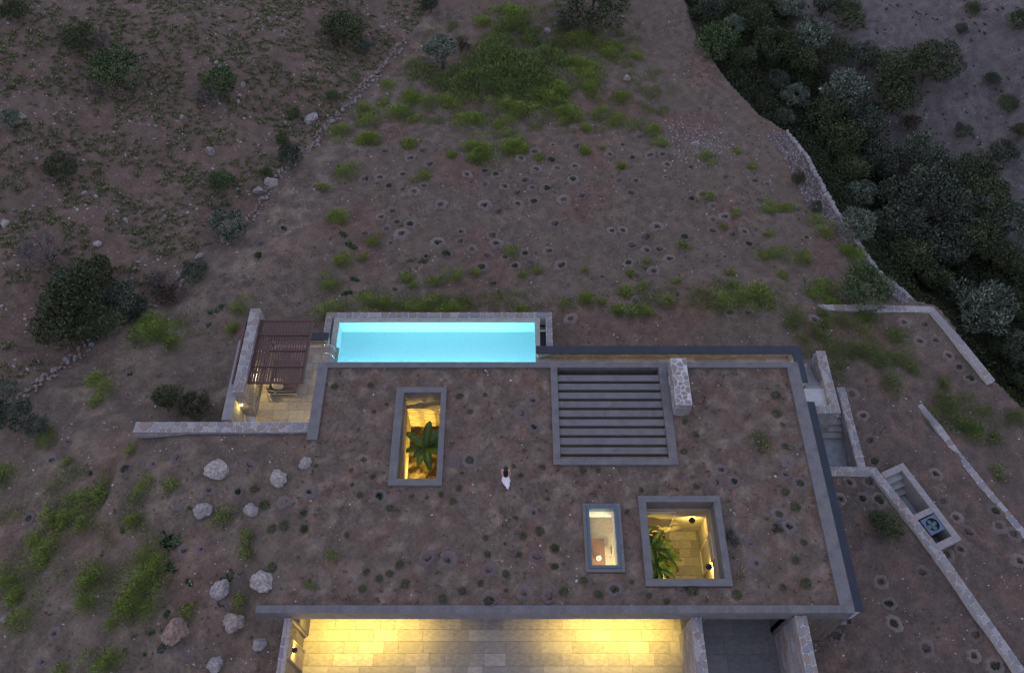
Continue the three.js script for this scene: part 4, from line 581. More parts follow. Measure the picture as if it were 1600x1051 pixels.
for (const [x, y, r] of [...Zm(NORTHEAST, [[90, 95, 60], [190, 195, 50], [60, 150, 50], [290, 270, 70], [440, 300, 75], [600, 480, 70], [650, 350, 60], [540, 360, 60], [900, 480, 40], [890, 590, 70], [1060, 750, 70], [1290, 670, 60], [1300, 560, 50], [250, 110, 50], [330, 380, 50], [640, 230, 60], [480, 120, 60], [730, 400, 50], [950, 650, 60], [1200, 980, 50], [1000, 720, 50], [1180, 800, 40], [350, 140, 50], [240, 160, 45]])]) plant('terrace_weed_clump', 'soft green weed clump on the planted terraces beside the house', 'weed clumps on the terraces', weedGreenGeos, x, y, r * 1.5, { hs: 0.75 });
for (const [x, y, r] of [...Zm(LEFT, [[715, 480, 60], [720, 605, 38], [785, 665, 35], [955, 640, 38], [1275, 375, 18], [630, 885, 25], [555, 890, 18], [610, 965, 18], [695, 810, 30], [1045, 905, 20], [480, 370, 15], [380, 215, 20], [920, 580, 14], [685, 775, 14], [800, 355, 20], [430, 545, 16], [520, 955, 14]]), [326, 505, 8], [205, 585, 10], [345, 480, 8], [190, 825, 10], [330, 485, 9]]) plant('leafy_weed', 'low dark green leafy weed on the rocky garden soil', 'leafy weeds in the rocky garden', leafyGeos, x, y, r * 1.1, { hs: 0.6 });
for (const [x, y, r] of Zm(FIELD, [[150, 520, 45], [165, 690, 40], [520, 590, 40], [860, 710, 28], [130, 760, 40], [110, 470, 30], [540, 570, 25], [730, 165, 16], [450, 600, 18], [370, 740, 20], [640, 225, 12], [1410, 680, 16], [1240, 720, 14]])) plant('field_shrub', 'small dark green shrub among the weeds of the field', 'dark shrubs on the field', leafyGeos, x, y, r, { hs: 0.7 });
for (const [x, y, r] of Zm(EAST, [[865, 248, 22], [727, 235, 18], [1110, 525, 15], [490, 795, 20], [340, 670, 20], [555, 185, 14], [510, 115, 12]])) plant('field_shrub', 'small dark green shrub among the weeds of the field', 'dark shrubs on the field', leafyGeos, x, y, r, { hs: 0.7 });
// round shrubs and tufts on the roof
for (const [x, y, r] of [...Zm(Q1, [[298, 92, 20], [335, 155, 22], [540, 150, 20], [575, 85, 20], [930, 85, 24], [1030, 110, 24], [1108, 150, 24], [1255, 152, 24], [1335, 160, 18], [1388, 105, 24], [1485, 100, 22], [1045, 212, 20], [1108, 300, 20], [560, 302, 14], [632, 258, 14], [1192, 205, 16], [500, 575, 22], [430, 632, 16], [552, 668, 18], [1520, 615, 20], [1395, 662, 14], [1355, 610, 14], [1060, 650, 14], [228, 608, 18], [700, 85, 16], [435, 715, 16]]),
  ...Zm(Q2, [[158, 185, 24], [165, 275, 26], [405, 310, 18], [480, 82, 22], [650, 155, 28], [595, 92, 13], [775, 88, 18], [860, 97, 16], [942, 78, 20], [1045, 45, 22], [1008, 120, 20], [1505, 285, 25], [1408, 315, 22], [1195, 328, 20], [1205, 420, 24], [1388, 418, 20], [1585, 385, 26], [1585, 488, 24], [705, 478, 26], [650, 530, 26], [588, 555, 20], [515, 518, 20], [495, 615, 24], [738, 590, 27], [950, 670, 28], [1062, 628, 24], [1165, 585, 22], [1310, 530, 24], [1548, 105, 15], [1370, 215, 14], [1305, 360, 12], [1310, 625, 15]]),
  ...Zm(Q3, [[170, 48, 22], [248, 45, 18], [28, 455, 22], [28, 545, 22], [70, 678, 28], [250, 695, 26], [333, 668, 22], [515, 700, 16], [742, 672, 30], [970, 693, 28], [608, 730, 22], [1228, 158, 26], [1278, 237, 30], [1360, 320, 20], [1322, 422, 22], [1405, 420, 26], [1280, 515, 26], [1410, 535, 30], [1335, 635, 30], [1215, 657, 24], [1465, 695, 18], [765, 132, 20], [400, 262, 14], [175, 620, 20], [425, 630, 14], [475, 150, 14], [660, 145, 14]]),
  ...Zm(Q4, [[315, 130, 45], [718, 203, 48], [910, 295, 42], [915, 447, 40], [1065, 437, 40], [975, 130, 40], [250, 620, 30], [160, 515, 28], [155, 760, 32], [985, 715, 32], [965, 540, 22], [1090, 578, 22]])]) plant('round_shrub', 'small dense round green shrub planted in the roof soil', 'round shrubs on the roof', domeGeos, x, y, r * (0.95 + 0.35 * R0()), { hs: 0.7 + 0.3 * R0(), lift: 0.35, cat: 'shrub' });
for (const [x, y, r] of Zm(LEFT, [[1140, 445, 22], [1190, 432, 25], [1140, 608, 25], [1275, 445, 20], [1110, 345, 24], [1065, 278, 18]])) plant('round_shrub', 'small dense round green shrub among the boulders beside the roof', 'round shrubs by the boulders', domeGeos, x, y, r * 1.12, { hs: 0.95, cat: 'shrub' });
for (const [x, y, r] of [...Zm(Q1, [[375, 70, 26], [432, 100, 30], [490, 60, 24], [798, 110, 32], [1090, 65, 28], [1180, 85, 30], [1275, 65, 28], [645, 160, 18], [565, 385, 22], [1065, 440, 20], [1025, 305, 18], [1078, 355, 20], [1420, 505, 20], [1510, 520, 18], [995, 475, 26], [585, 520, 20], [435, 520, 22], [250, 310, 22], [195, 640, 24], [720, 40, 30], [640, 410, 18], [1520, 190, 30], [280, 200, 18], [1140, 40, 24], [860, 110, 16]]), ...Zm(Q2, [[700, 55, 20], [918, 160, 16], [1255, 208, 18], [798, 695, 22], [600, 620, 28], [435, 660, 26], [765, 425, 16], [650, 360, 22], [400, 505, 22], [1310, 260, 24], [1220, 640, 16], [325, 650, 22], [680, 685, 22], [310, 550, 20], [1140, 245, 20], [1420, 545, 22]]), ...Zm(Q3, [[228, 160, 46], [210, 185, 30], [950, 480, 36], [990, 600, 44], [825, 60, 18], [1165, 60, 18], [90, 740, 20], [50, 40, 22], [110, 210, 22], [1030, 220, 22], [400, 440, 18], [450, 350, 18], [930, 195, 24]]), ...Zm(Q4, [[848, 135, 34], [790, 340, 26], [255, 220, 32], [350, 940, 30], [690, 470, 40], [895, 925, 24], [600, 105, 22], [330, 330, 40], [330, 400, 30], [770, 780, 50], [240, 470, 26]])]) plant('dry_grass_tuft', 'straw coloured dry grass tuft on the roof soil', 'dry grass tufts on the roof', dryGeos, x, y, r * 1.25, { hs: 0.8, min: 0.13, cat: 'grass tuft' });
for (const [x, y, r] of Zm(Q1, [[1280, 450, 22], [480, 405, 20], [520, 475, 18]])) plant('withered_shrub', 'dark withered little shrub on the roof soil', 'withered shrubs on the roof', rustGeos, x, y, r, { hs: 0.8, cat: 'shrub' });
plant('rosette_weed', 'wide yellow-green weed rosette growing alone on the roof soil', null, weedGeos, 517, 867, 17, { hs: 0.6 });
plant('hazy_green_bush', 'soft feathery green bush on the roof between round shrubs', null, weedGreenGeos, 1187, 691, 22, { hs: 0.8, cat: 'bush' });
plant('dull_green_bush', 'dull feathery bush on the roof beside the stone chimney', null, greyGeos, 1131, 586, 17, { hs: 0.9, cat: 'bush' });
plant('grey_twiggy_bush', 'grey twiggy bush on the roof beside the fern courtyard', null, greyGeos, 1214, 823, 17, { hs: 0.8, cat: 'bush' });
plant('tall_grey_grass', 'tall wispy grey-green grass leaning on the fern courtyard kerb', null, greyGeos, 1147, 838, 20, { hs: 1.4, cat: 'grass tuft' });
console.log('weeds');

// planting basins: a pale ring of turned soil round a hollow, with a seedling
const ringGeos = [1, 2, 3, 4].map(s => { const r = rng(2000 + s), prof = [[0.02, 0.01], [0.34, 0.03], [0.5, 0.22], [0.68, 0.5], [0.84, 0.36], [1.05, 0.08], [1.25, -0.25]], g = new THREE.LatheGeometry(prof.map(p => new THREE.Vector2(...p)), 28), p = g.attributes.position; for (let i = 0; i < p.count; i++) { const x = p.getX(i), z = p.getZ(i), a = Math.atan2(z, x), k = 1 + 0.16 * n2(Math.cos(a) * 1.3 + s * 9, Math.sin(a) * 1.3) + 0.12 * n2(Math.cos(a) * 3.3 + s * 9, Math.sin(a) * 3.3), h = (1 + 0.6 * n2(Math.cos(a) * 1.1 + s * 5, Math.sin(a) * 1.1 + 3)) * (0.35 + 0.65 * sstep(-0.6, 0.5, Math.sin(a))); p.setXYZ(i, x * k, p.getY(i) * (p.getY(i) > 0 ? h : 1) + 0.02 * n2(x * 4, z * 4 + s), z * k); } g.computeVertexNormals(); return boxUV(g); });
const ringMats = [[0.46, 0.385, 0.325], [0.4, 0.33, 0.28], [0.52, 0.44, 0.375], [0.36, 0.295, 0.25]].map(c => std(c, { map: rep(soilTex, 1.1), roughness: 1 }));
const ringRoofMats = [[0.42, 0.35, 0.32], [0.37, 0.3, 0.28]].map(c => std(c, { map: rep(soilTex, 1.1), roughness: 1 }));
function basin(label, group, px, py, R, mats, seed) {
  const p = at(px, py), t = thing('planting_basin', label, 'planting basin', p, 0.9 * Math.sin(seed * 1.7), group); t.scale.set(R * (0.85 + 0.3 * R0()), R * (0.6 + 0.5 * R0()), R * (0.85 + 0.3 * R0()));
  part('soil_ring', ringGeos[seed % 4], mats[seed % mats.length], t); if (mats !== ringRoofMats) part('damp_shaded_hollow', hollowGeo, hollowMat, t); const k = seed % 7; if (k < 6) { const s = part('seedling', (k < 4 ? rustGeos : k === 4 ? leafyGeos : domeGeos)[seed % 2], leafMat, t); const q = 0.55 + 0.3 * R0(); s.scale.set(q, q * 1.5, q); }
}
const hollowGeo = (() => { const g = new THREE.CircleGeometry(0.42, 12); g.rotateX(-Math.PI / 2); const p = g.attributes.position; for (let i = 0; i < p.count; i++) { const k = 1 + 0.2 * n2(p.getX(i) * 5, p.getZ(i) * 5); p.setXYZ(i, p.getX(i) * k, 0.13, p.getZ(i) * k - 0.03); } return boxUV(g); })(), hollowMat = std([0.2, 0.15, 0.12], { map: rep(soilTex, 1.1), roughness: 1 });  // flat disc, colour darkened for damp soil and for the shade of the hollow
let bk = 0; const seen = [];
const fresh = (x, y, d = 5) => { if (seen.some(q => Math.hypot(q[0] - x, q[1] - y) < d)) return false; seen.push([x, y]); return true; };
for (const [x, y] of [...Zm(FIELD, [[225, 190], [300, 180], [328, 50], [415, 165], [345, 225], [470, 250], [517, 45], [452, 85], [548, 115], [735, 165], [825, 150], [878, 165], [825, 215], [925, 225], [985, 258], [1062, 232], [1028, 195], [1082, 140], [1158, 95], [1188, 135], [1075, 50], [1275, 125], [1282, 25], [1448, 65], [1135, 235], [1265, 190], [1498, 195], [1580, 200], [1560, 260], [820, 320], [888, 352], [990, 312], [1070, 300], [1220, 293], [1310, 272], [603, 315], [362, 348], [305, 380], [385, 403], [450, 415], [333, 437], [407, 460], [225, 460], [705, 452], [700, 500], [588, 505], [630, 565], [760, 540], [860, 470], [880, 510], [838, 570], [925, 578], [1025, 560], [975, 625], [1055, 608], [1145, 548], [1175, 412], [1515, 445], [1560, 520], [1208, 620], [808, 628], [1005, 85]]),
  ...Zm(EAST, [[305, 38], [160, 122], [357, 130], [418, 122], [440, 172], [205, 248], [288, 250], [270, 312], [28, 322], [228, 490], [555, 338], [610, 318], [660, 372], [390, 472], [335, 525], [268, 562], [340, 585], [403, 582], [450, 625], [522, 522], [660, 440], [660, 493], [715, 425], [750, 510], [812, 495], [832, 555], [252, 645], [295, 710], [375, 685], [285, 830], [740, 885], [825, 885]]), [444, 357], [404, 400], [892, 497], [408, 380]]) if (fresh(x, y)) basin('pale ringed planting basin with a seedling on the field beyond the pool', 'planting basins on the field', x, y + 1, 0.33 + 0.1 * R0(), ringMats, ++bk);
for (const [x, y] of [...Zm(SOUTHEAST, [[200, 157], [292, 155], [158, 235], [262, 235], [340, 242], [640, 247], [700, 322], [757, 390], [720, 470], [655, 495], [605, 118], [885, 293], [903, 362], [970, 398], [1000, 525], [540, 577], [347, 622], [385, 725], [410, 818], [135, 873], [50, 880], [560, 932], [785, 967], [790, 870], [883, 1015], [318, 62]]), ...Zm(NORTHEAST, [[675, 150], [787, 163], [762, 252], [850, 247], [918, 333], [978, 396], [1035, 460], [390, 543], [450, 660], [485, 797], [185, 135]])]) if (fresh(x, y)) basin('pale ringed planting basin on the stepped terraces beside the house', 'planting basins on the terraces', x, y + 1, 0.31 + 0.09 * R0(), ringMats, ++bk);
for (const [x, y, r] of Zm(LEFT, [[290, 75, 35], [215, 155, 25], [525, 195, 35], [745, 335, 28], [775, 530, 32], [840, 530, 38], [1010, 628, 25], [880, 280, 32], [1000, 290, 32], [680, 950, 28], [785, 970, 35], [230, 880, 40], [740, 145, 25], [640, 170, 35], [1050, 175, 30], [1300, 290, 24], [120, 400, 40], [1195, 330, 40], [930, 760, 25], [175, 1000, 30]])) basin('worn planting basin in the rocky garden beside the roof', 'planting basins in the rocky garden', x, y + 1, 0.24 + r * 0.0028, ringRoofMats, ++bk);
for (const [x, y] of [...Zm(Q1, [[1395, 310], [1465, 235], [1470, 390], [1105, 580], [1020, 580]]), ...Zm(Q2, [[985, 450], [1485, 435], [1460, 185], [865, 440], [595, 92], [1215, 690], [190, 65], [1215, 505], [1420, 640], [1555, 660]]), ...Zm(Q3, [[888, 45], [958, 107], [1192, 278], [1040, 425], [1068, 530], [1228, 68], [333, 668], [862, 112], [1245, 340], [1302, 118], [1240, 5]]), ...Zm(Q4, [[990, 945], [1010, 845], [1110, 745]])]) if (fresh(x, y)) basin('shallow ringed planting basin in the roof soil', 'planting basins on the roof', x, y, 0.27 + 0.07 * R0(), ringRoofMats, ++bk);
{ const r = rng(555); for (let k = 0, n = 0; k < 400 && n < 14; k++) { const x = 560 + 640 * r(), y = 225 + 190 * r(); if (n2(x * 0.012, y * 0.02) > -0.15 && fresh(x, y, 13)) { basin('pale ringed planting basin with a seedling on the field beyond the pool', 'planting basins on the field', x, y, 0.2 + 0.12 * r(), ringMats, ++bk); n++; } } }
console.log('basins');

// ---------------------------------------------------------------- boulders and stones
function rockGeo(seed, planes = 16, detail = 3) {
  const r = rng(seed), P = []; for (let k = 0; k < planes; k++) { const y = 2 * r() - 1, a = r() * 6.283, s = Math.sqrt(1 - y * y); P.push([Math.cos(a) * s, y, Math.sin(a) * s, 0.62 + 0.38 * r()]); }
  const g = mergeVertices(new THREE.IcosahedronGeometry(1, detail).deleteAttribute('normal').deleteAttribute('uv')), p = g.attributes.position, v = new THREE.Vector3();
  for (let i = 0; i < p.count; i++) { v.fromBufferAttribute(p, i).normalize(); let m = 1.05; for (const q of P) { const c = v.x * q[0] + v.y * q[1] + v.z * q[2]; if (c > 0.05) m = Math.min(m, q[3] / c); } m *= 1 + 0.13 * n3(v.x * 1.5 + seed, v.y * 1.5, v.z * 1.5) - 0.12 * Math.max(0, 0.5 - 3 * Math.abs(n3(v.x * 1.7 + seed, v.y * 1.7 + 9, v.z * 1.7))) + 0.03 * n3(v.x * 5 + seed, v.y * 5, v.z * 5); p.setXYZ(i, v.x * m, v.y * m, v.z * m); }
  const q = g.toNonIndexed(); q.computeVertexNormals(); return boxUV(q);
}
const boulderTex = tex(512, (u, v) => { const f = Math.max(0, 0.12 - Math.abs(tn(u, v, 5))) * 2.2 + Math.max(0, 0.08 - Math.abs(tn(u, v, 13))) * 1.8, c = 0.8 + 0.13 * tn(u, v, 4) + 0.09 * tn(u, v, 15) + 0.06 * tn(u, v, 50) - f; return [c * (1 + 0.06 * Math.max(0, tn(u, v, 3))), c, c * (1 - 0.07 * Math.max(0, tn(u, v, 3)))]; });
const rockMats = [[0.56, 0.53, 0.49], [0.48, 0.46, 0.44], [0.4, 0.3, 0.23], [0.47, 0.4, 0.36]].map(c => std(c, { map: rep(boulderTex, 1.7), bumpMap: rep(boulderTex, 1.3), bumpScale: 0.02 }));
const bl = ['broad pale grey boulder below the end of the garden wall', 'pale boulder with a dark cleft in the garden beside the roof', 'small pale boulder close to the end of the roof side parapet', 'flat pale stone tucked against the end of the roof side parapet', 'upright grey boulder with a weed clump at its side', 'squat grey boulder between weed clumps near the roof', 'large pale pointed boulder near the corner of the front fascia', 'three cornered grey boulder beside a dark leafy weed', 'streaky white and brown boulder by the front fascia end', 'rounded brown and grey boulder among low weeds', 'small grey boulder outside the lit terrace wall', 'cracked grey boulder farthest from the roof along the terrace wall', 'small half buried stone at the edge of the rocky garden'];
Zm(LEFT, [[905, 200, 50], [1168, 232, 37], [1278, 168, 28], [1237, 100, 28], [848, 370, 40], [1052, 365, 34], [1095, 672, 52], [925, 697, 42], [975, 838, 48], [732, 875, 55], [1085, 927, 32], [897, 1015, 38], [15, 825, 18]]).forEach(([x, y, r], k) => {
  const p0 = at(x, y), R = r / pxPerM(p0), p = at(x, y, R * 0.45), m = part('boulder', rockGeo(300 + k, 10, 5), rockMats[[0, 0, 1, 1, 1, 1, 0, 1, 3, 2, 1, 1, 3][k]], scene); tag(m, bl[k], 'boulder', 'boulders beside the roof');
  m.position.set(p.x, p.y + R * 0.3, p.z); m.rotation.set(0.3 * Math.sin(k * 3), k * 1.9, 0.3 * Math.cos(k * 2)); m.scale.set(R * 1.02, R * (k === 3 ? 0.5 : 0.8), R * 0.92);
});
const hillRocks = [[400, 215, 15], [515, 120, 13], [480, 80, 9], [550, 315, 10], [20, 135, 20], [820, 265, 18], [785, 372, 7], [345, 5, 12], [395, 20, 10]].map(q => [q[0] / 2.629, 300 + q[1] / 2.629, q[2] / 2.629]).concat([[380, 134, 5], [374, 150, 4], [372, 160, 4], [285, 184, 4], [329, 239, 9], [338, 99, 4], [345, 106, 4], [35, 183, 6], [855, 50, 6], [980, 124, 6], [486, 188, 10], [425, 288, 10], [405, 300, 9]]);
const smallRock = [rockGeo(401, 12, 2), rockGeo(402, 12, 2), rockGeo(403, 10, 2)];
hillRocks.forEach(([x, y, r], k) => { const p = at(x, y), R = Math.max(0.12, r / pxPerM(p)), m = part('hill_rock', smallRock[k % 3], rockMats[k % 2], scene); tag(m, 'loose pale rock lying in the open ground away from the house', 'rock', 'loose rocks on the open ground'); m.position.set(p.x, p.y + 0.25 * R, p.z); m.rotation.set(k, k * 2, k * 3); m.scale.set(R * 1.2, R * 0.7, R); });
function instanced(name, label, geo, mat, list, cat, colorFn) {
  const m = new THREE.InstancedMesh(geo, mat, list.length), o = new THREE.Object3D(); list.forEach((q, i) => { o.position.set(q[0], q[1], q[2]); o.rotation.set(q[4] || 0, q[5] || 0, q[6] || 0); o.scale.set(q[3] * (q[7] || 1), q[3] * (q[8] || 1), q[3]); o.updateMatrix(); m.setMatrixAt(i, o.matrix); if (colorFn) m.setColorAt(i, colorFn(i)); });
  m.name = numbered(name); m.castShadow = m.receiveShadow = true; scene.add(m); return tag(m, label, cat, null, 'stuff');
}
// dry stone wall on the left: a heap two or three stones wide, stone by stone
{
  const w = thing('dry_stone_wall', 'low tumbled dry stone wall along the gully beside the field', 'wall'), r = rng(501); const rub = [];
  let n = 0, acc = 0; const gaps = (i) => [8, 9, 12].includes(i);
  for (let i = 0; i + 1 < wallLeft.length; i++) { if (i === 12) continue; const [ax, az] = wallLeft[i], [bx, bz] = wallLeft[i + 1], L = Math.hypot(bx - ax, bz - az), nx = -(bz - az) / L, nz = (bx - ax) / L;
    for (let s = 0; s < L; s += 0.1) { const t = s / L, off = (r() - 0.5) * 0.6, x = mix(ax, bx, t) + nx * off, z = mix(az, bz, t) + nz * off, R = 0.07 + 0.11 * r() * r(), y = hAt(x, z) + 0.04 + 0.22 * (1 - Math.abs(off) / 0.3) * r(); const q = [x, y, z, R, r() * 6, r() * 6, r() * 6, 1.2, 0.8]; if (n < 285 && r() < 0.48) { const m = part('stone', smallRock[n % 3], stoneMats[[1, 3, 4, 5, 3, 0][n % 6]], w); m.position.set(x, y, z); m.rotation.set(q[4], q[5], q[6]); m.scale.set(R * 1.3, R * 0.85, R); n++; } else rub.push(q); } }
  instanced('wall_rubble', 'small rubble filling the tumbled dry stone wall', smallRock[0], stoneMats[3], rub, 'rubble');
}
// rubble bank on the ravine edge with a row of larger edge stones
{
  const w = thing('rubble_retaining_wall', 'rubble faced retaining wall along the edge of the wooded ravine', 'wall'), r = rng(511), rub = []; let n = 0;
  for (let i = 4; i < 10; i++) { const [ax, az] = ravineEdge[i], [bx, bz] = ravineEdge[i + 1], L = Math.hypot(bx - ax, bz - az), nx = -(bz - az) / L, nz = (bx - ax) / L;
    for (let s = 0; s < L; s += 0.16) { const t = s / L; for (let q = 0; q < 2; q++) { const off = 0.12 - q * 0.25 + (r() - 0.5) * 0.12, R = 0.11 + 0.07 * r(), x = mix(ax, bx, t) - nx * off * -1, z = mix(az, bz, t) - nz * off * -1; if (n < 290 && q === 0) { const m = part('stone', smallRock[n % 3], stoneMats[[0, 2, 5, 2, 1, 0][n % 6]], w); m.position.set(x, hBase(x - 0.3, z) + 0.06, z); m.rotation.set(r() * 6, r() * 6, r() * 6); m.scale.set(R * 1.25, R, R); n++; } }
      for (let q = 0; q < 34; q++) { const wdt = i < 7 ? 1.5 : 0.8, off = 0.15 + r() * wdt, x = mix(ax, bx, t + (r() - 0.5) * 0.05) + nx * off, z = mix(az, bz, t) + nz * off; rub.push([x, hAt(x, z) + 0.02, z, 0.045 + 0.06 * r() * r(), r() * 6, r() * 6, r() * 6, 1.2, 0.8]); } } }
  const cs = [[0.3, 0.265, 0.25], [0.22, 0.195, 0.185], [0.16, 0.135, 0.13], [0.4, 0.37, 0.355]];
  instanced('bank_rubble', 'loose small rubble covering the bank above the ravine', smallRock[1], std([1, 1, 1], { map: rep(stoneTex, 0.5) }), rub, 'rubble', i => lin(...cs[i % 4]));
  const gp = []; for (let k = 0; k < 900; k++) { const a = r() * 6.283, d = r() * 1.15, px = 1088 + Math.cos(a) * d * 50 + Math.sin(a) * d * 18, py = 222 + Math.sin(a) * d * 34; const p = at(px, py); gp.push([p.x, p.y + 0.01, p.z, 0.02 + 0.045 * r() * r(), r() * 6, r() * 6, 0, 1.2, 0.8]); }
  instanced('gravel_patch', 'patch of loose pale gravel on the field near the rubble bank', smallRock[2], std([1, 1, 1]), gp, 'gravel', i => lin(...cs[i % 4]));
}
// scattered pebbles
{
  const r = rng(521), L = []; while (L.length < 15000) { const x = -40 + 80 * r(), z = -60 + 56 * r(); if (inHole(x, z)) continue; const roof = x > RX0 && x < RX1 && z > RZ0 && z < RZ1; if (roof && r() < 0.4) continue; if (n2(x * 0.3 + 90, z * 0.3) + 0.9 * (r() - 0.3) < 0) continue; L.push([x, hAt(x, z) + 0.004, z, 0.014 + 0.04 * Math.pow(r(), 3), r() * 6, r() * 6, 0, 1.2, 0.7]); }
  const cs = [[0.3, 0.27, 0.25], [0.36, 0.32, 0.29], [0.25, 0.2, 0.17], [0.14, 0.1, 0.085], [0.46, 0.44, 0.42]];
  instanced('scattered_pebbles', 'small pale pebbles scattered over the soil', smallRock[0], std([1, 1, 1]), L, 'pebbles', i => lin(...cs[i % 5]));
}
{ const r = rng(541), L = []; while (L.length < 5200) { const x = -44 + 48 * r(), z = -62 + 45 * r(), sl = -sideDist(wallLeft, x, z)[0]; if (sl < 0.4 || n2(x * 0.2 + 60, z * 0.2) + 0.9 * (r() - 0.35) < 0) continue; L.push([x, hAt(x, z) + 0.01, z, 0.025 + 0.075 * Math.pow(r(), 3), r() * 6, r() * 6, 0, 1.3, 0.7]); }
  const cs = [[0.4, 0.36, 0.33], [0.32, 0.26, 0.22], [0.48, 0.45, 0.43], [0.3, 0.2, 0.15]]; instanced('hillside_stones', 'loose pale stones strewn over the scrubby hillside', smallRock[2], std([1, 1, 1], { map: rep(stoneTex, 0.5) }), L, 'stones', i => lin(...cs[i % 4])); }
console.log('stones');

// ---------------------------------------------------------------- trees and bushes
function crownGeo(seed, { lobes, n, leaf, cols, flat = 0.8, wild = 0.25, lobeR = [0.3, 0.5], asp = 0.45 }) {
  const r = rng(seed), pos = [], nor = [], col = [], L = [];
  for (let k = 0; k < lobes; k++) { const y = -0.25 + 1.2 * r(), a = k * 2.4 + r(), s = Math.sqrt(Math.max(0, 1 - y * y)); const d = 0.5 + 0.25 * r(); L.push([Math.cos(a) * s * d, y * d * flat, Math.sin(a) * s * d, lobeR[0] + (lobeR[1] - lobeR[0]) * r(), 0.65 + 0.75 * r()]); }
  const d = new THREE.Vector3(), u = new THREE.Vector3(), w = new THREE.Vector3(), c = new THREE.Vector3();
  for (let k = 0; k < n; k++) {
    const l = L[Math.floor(r() * L.length)], y = 2 * r() - 1, a = r() * 6.283, s = Math.sqrt(1 - y * y), q = l[3] * (0.55 + 0.5 * Math.pow(r(), 0.6) + (r() < wild * 0.3 ? 0.22 * r() : 0));
    d.set(Math.cos(a) * s, y, Math.sin(a) * s); c.set(l[0] + d.x * q, l[1] + d.y * q * 0.9, l[2] + d.z * q);
    u.set(d.x + 0.9 * (r() - 0.5), d.y + 0.5 + 0.9 * (r() - 0.5), d.z + 0.9 * (r() - 0.5)).normalize(); w.set(r() - 0.5, r() - 0.5, r() - 0.5).cross(u).normalize();
    const ln = leaf * (0.6 + 0.8 * r()), wd = ln * asp, N = new THREE.Vector3().crossVectors(w, u).normalize(); if (N.dot(d) < 0) N.negate(); N.multiplyScalar(0.4).addScaledVector(d, 0.85); N.y += 0.3; N.normalize();
    const b = (0.8 + 0.4 * r()) * l[4], cc = cols[Math.floor(r() * cols.length)];
    const p0 = c.clone().addScaledVector(u, -ln * 0.5), p1 = c.clone().addScaledVector(w, wd * 0.5), p2 = c.clone().addScaledVector(u, ln * 0.5), p3 = c.clone().addScaledVector(w, -wd * 0.5);
    for (const p of [p0, p1, p2, p0, p2, p3]) { pos.push(p.x, p.y, p.z); nor.push(N.x, N.y, N.z); col.push(cc[0] * b, cc[1] * b, cc[2] * b); }
  }
  const g = new THREE.BufferGeometry(); g.setAttribute('position', new THREE.Float32BufferAttribute(pos, 3)); g.setAttribute('normal', new THREE.Float32BufferAttribute(nor, 3)); g.setAttribute('color', new THREE.Float32BufferAttribute(col, 3)); return g;
}
const EV = [[0.06, 0.085, 0.033], [0.075, 0.1, 0.04], [0.048, 0.068, 0.03], [0.09, 0.11, 0.045]], OL = [[0.15, 0.185, 0.135], [0.11, 0.15, 0.1], [0.2, 0.23, 0.18], [0.09, 0.12, 0.075]], BR = [[0.085, 0.14, 0.05], [0.11, 0.17, 0.06], [0.07, 0.115, 0.04]], MX = [[0.05, 0.065, 0.04], [0.065, 0.085, 0.055], [0.04, 0.055, 0.035], [0.08, 0.1, 0.07]], TW = [[0.17, 0.165, 0.16], [0.22, 0.21, 0.21], [0.13, 0.12, 0.12]], BRN = [[0.12, 0.085, 0.05], [0.16, 0.12, 0.06], [0.09, 0.07, 0.045]];
const tint = (cols, f) => cols.map(c => c.map(v => v * f));
const K = {
  ever: [1, 2, 3, 4].map(s => crownGeo(3000 + s, { lobes: 13 + 2 * s, n: 6500, leaf: 0.07, cols: tint(EV, [1.6, 1.3, 1.95, 1.5][s - 1]), lobeR: [0.26, 0.46] })),
  olive: [1, 2, 3].map(s => crownGeo(3100 + s, { lobes: 22, n: 6500, leaf: 0.09, cols: tint(OL, 1.5 + 0.15 * s), wild: 0.8, lobeR: [0.2, 0.36], asp: 0.32 })),
  green: [1, 2].map(s => crownGeo(3200 + s, { lobes: 18, n: 6000, leaf: 0.08, cols: tint(BR, 1.4) })),
  mix: [1, 2, 3].map(s => crownGeo(3300 + s, { lobes: 20, n: 6500, leaf: 0.075, cols: tint(MX, 1.35 + 0.4 * s), wild: 0.5, lobeR: [0.24, 0.42] })),
  twig: [1, 2].map(s => crownGeo(3400 + s, { lobes: 12, n: 900, leaf: 0.4, cols: TW, wild: 1, asp: 0.035 })),
  brown: [1].map(s => crownGeo(3500 + s, { lobes: 10, n: 1500, leaf: 0.13, cols: BRN, wild: 1 })),
};
const trunkGeo = [1, 2].map(s => { const r = rng(3600 + s), g = [tube([[0, -0.1, 0], [0.04, 0.3, 0.03], [0.0, 0.62, 0]], 0.09, 6, 7)]; for (let k = 0; k < 5; k++) { const a = k * 1.26 + r(), q = 0.45 + 0.2 * r(); g.push(tube([[0.02, 0.3 + 0.08 * k * 0.6, 0.01], [Math.cos(a) * q * 0.5, 0.62, Math.sin(a) * q * 0.5], [Math.cos(a) * q, 0.95 + 0.25 * r(), Math.sin(a) * q]], 0.035, 6, 5)); } return boxUV(merge(g)); });
let tk = 0;
function tree(name, label, kind, px, py, rpx, { ch = 0.75, flat = 1, group, cat = 'bush', wide = 1 } = {}) {
  let R = rpx / pxPerM(at(px, py)), p = at(px, py, R * ch); tk++;
  const t = thing(name, label, cat, V3(p.x, p.y, p.z), tk * 2.4, group); t.scale.setScalar(R);
  const tr = part('trunk', trunkGeo[tk % 2], M.bark, t); tr.scale.y = ch; const c = part('crown', K[kind][tk % K[kind].length], leafMat, t); c.position.y = ch; c.scale.set(wide, flat, wide); return t;
}
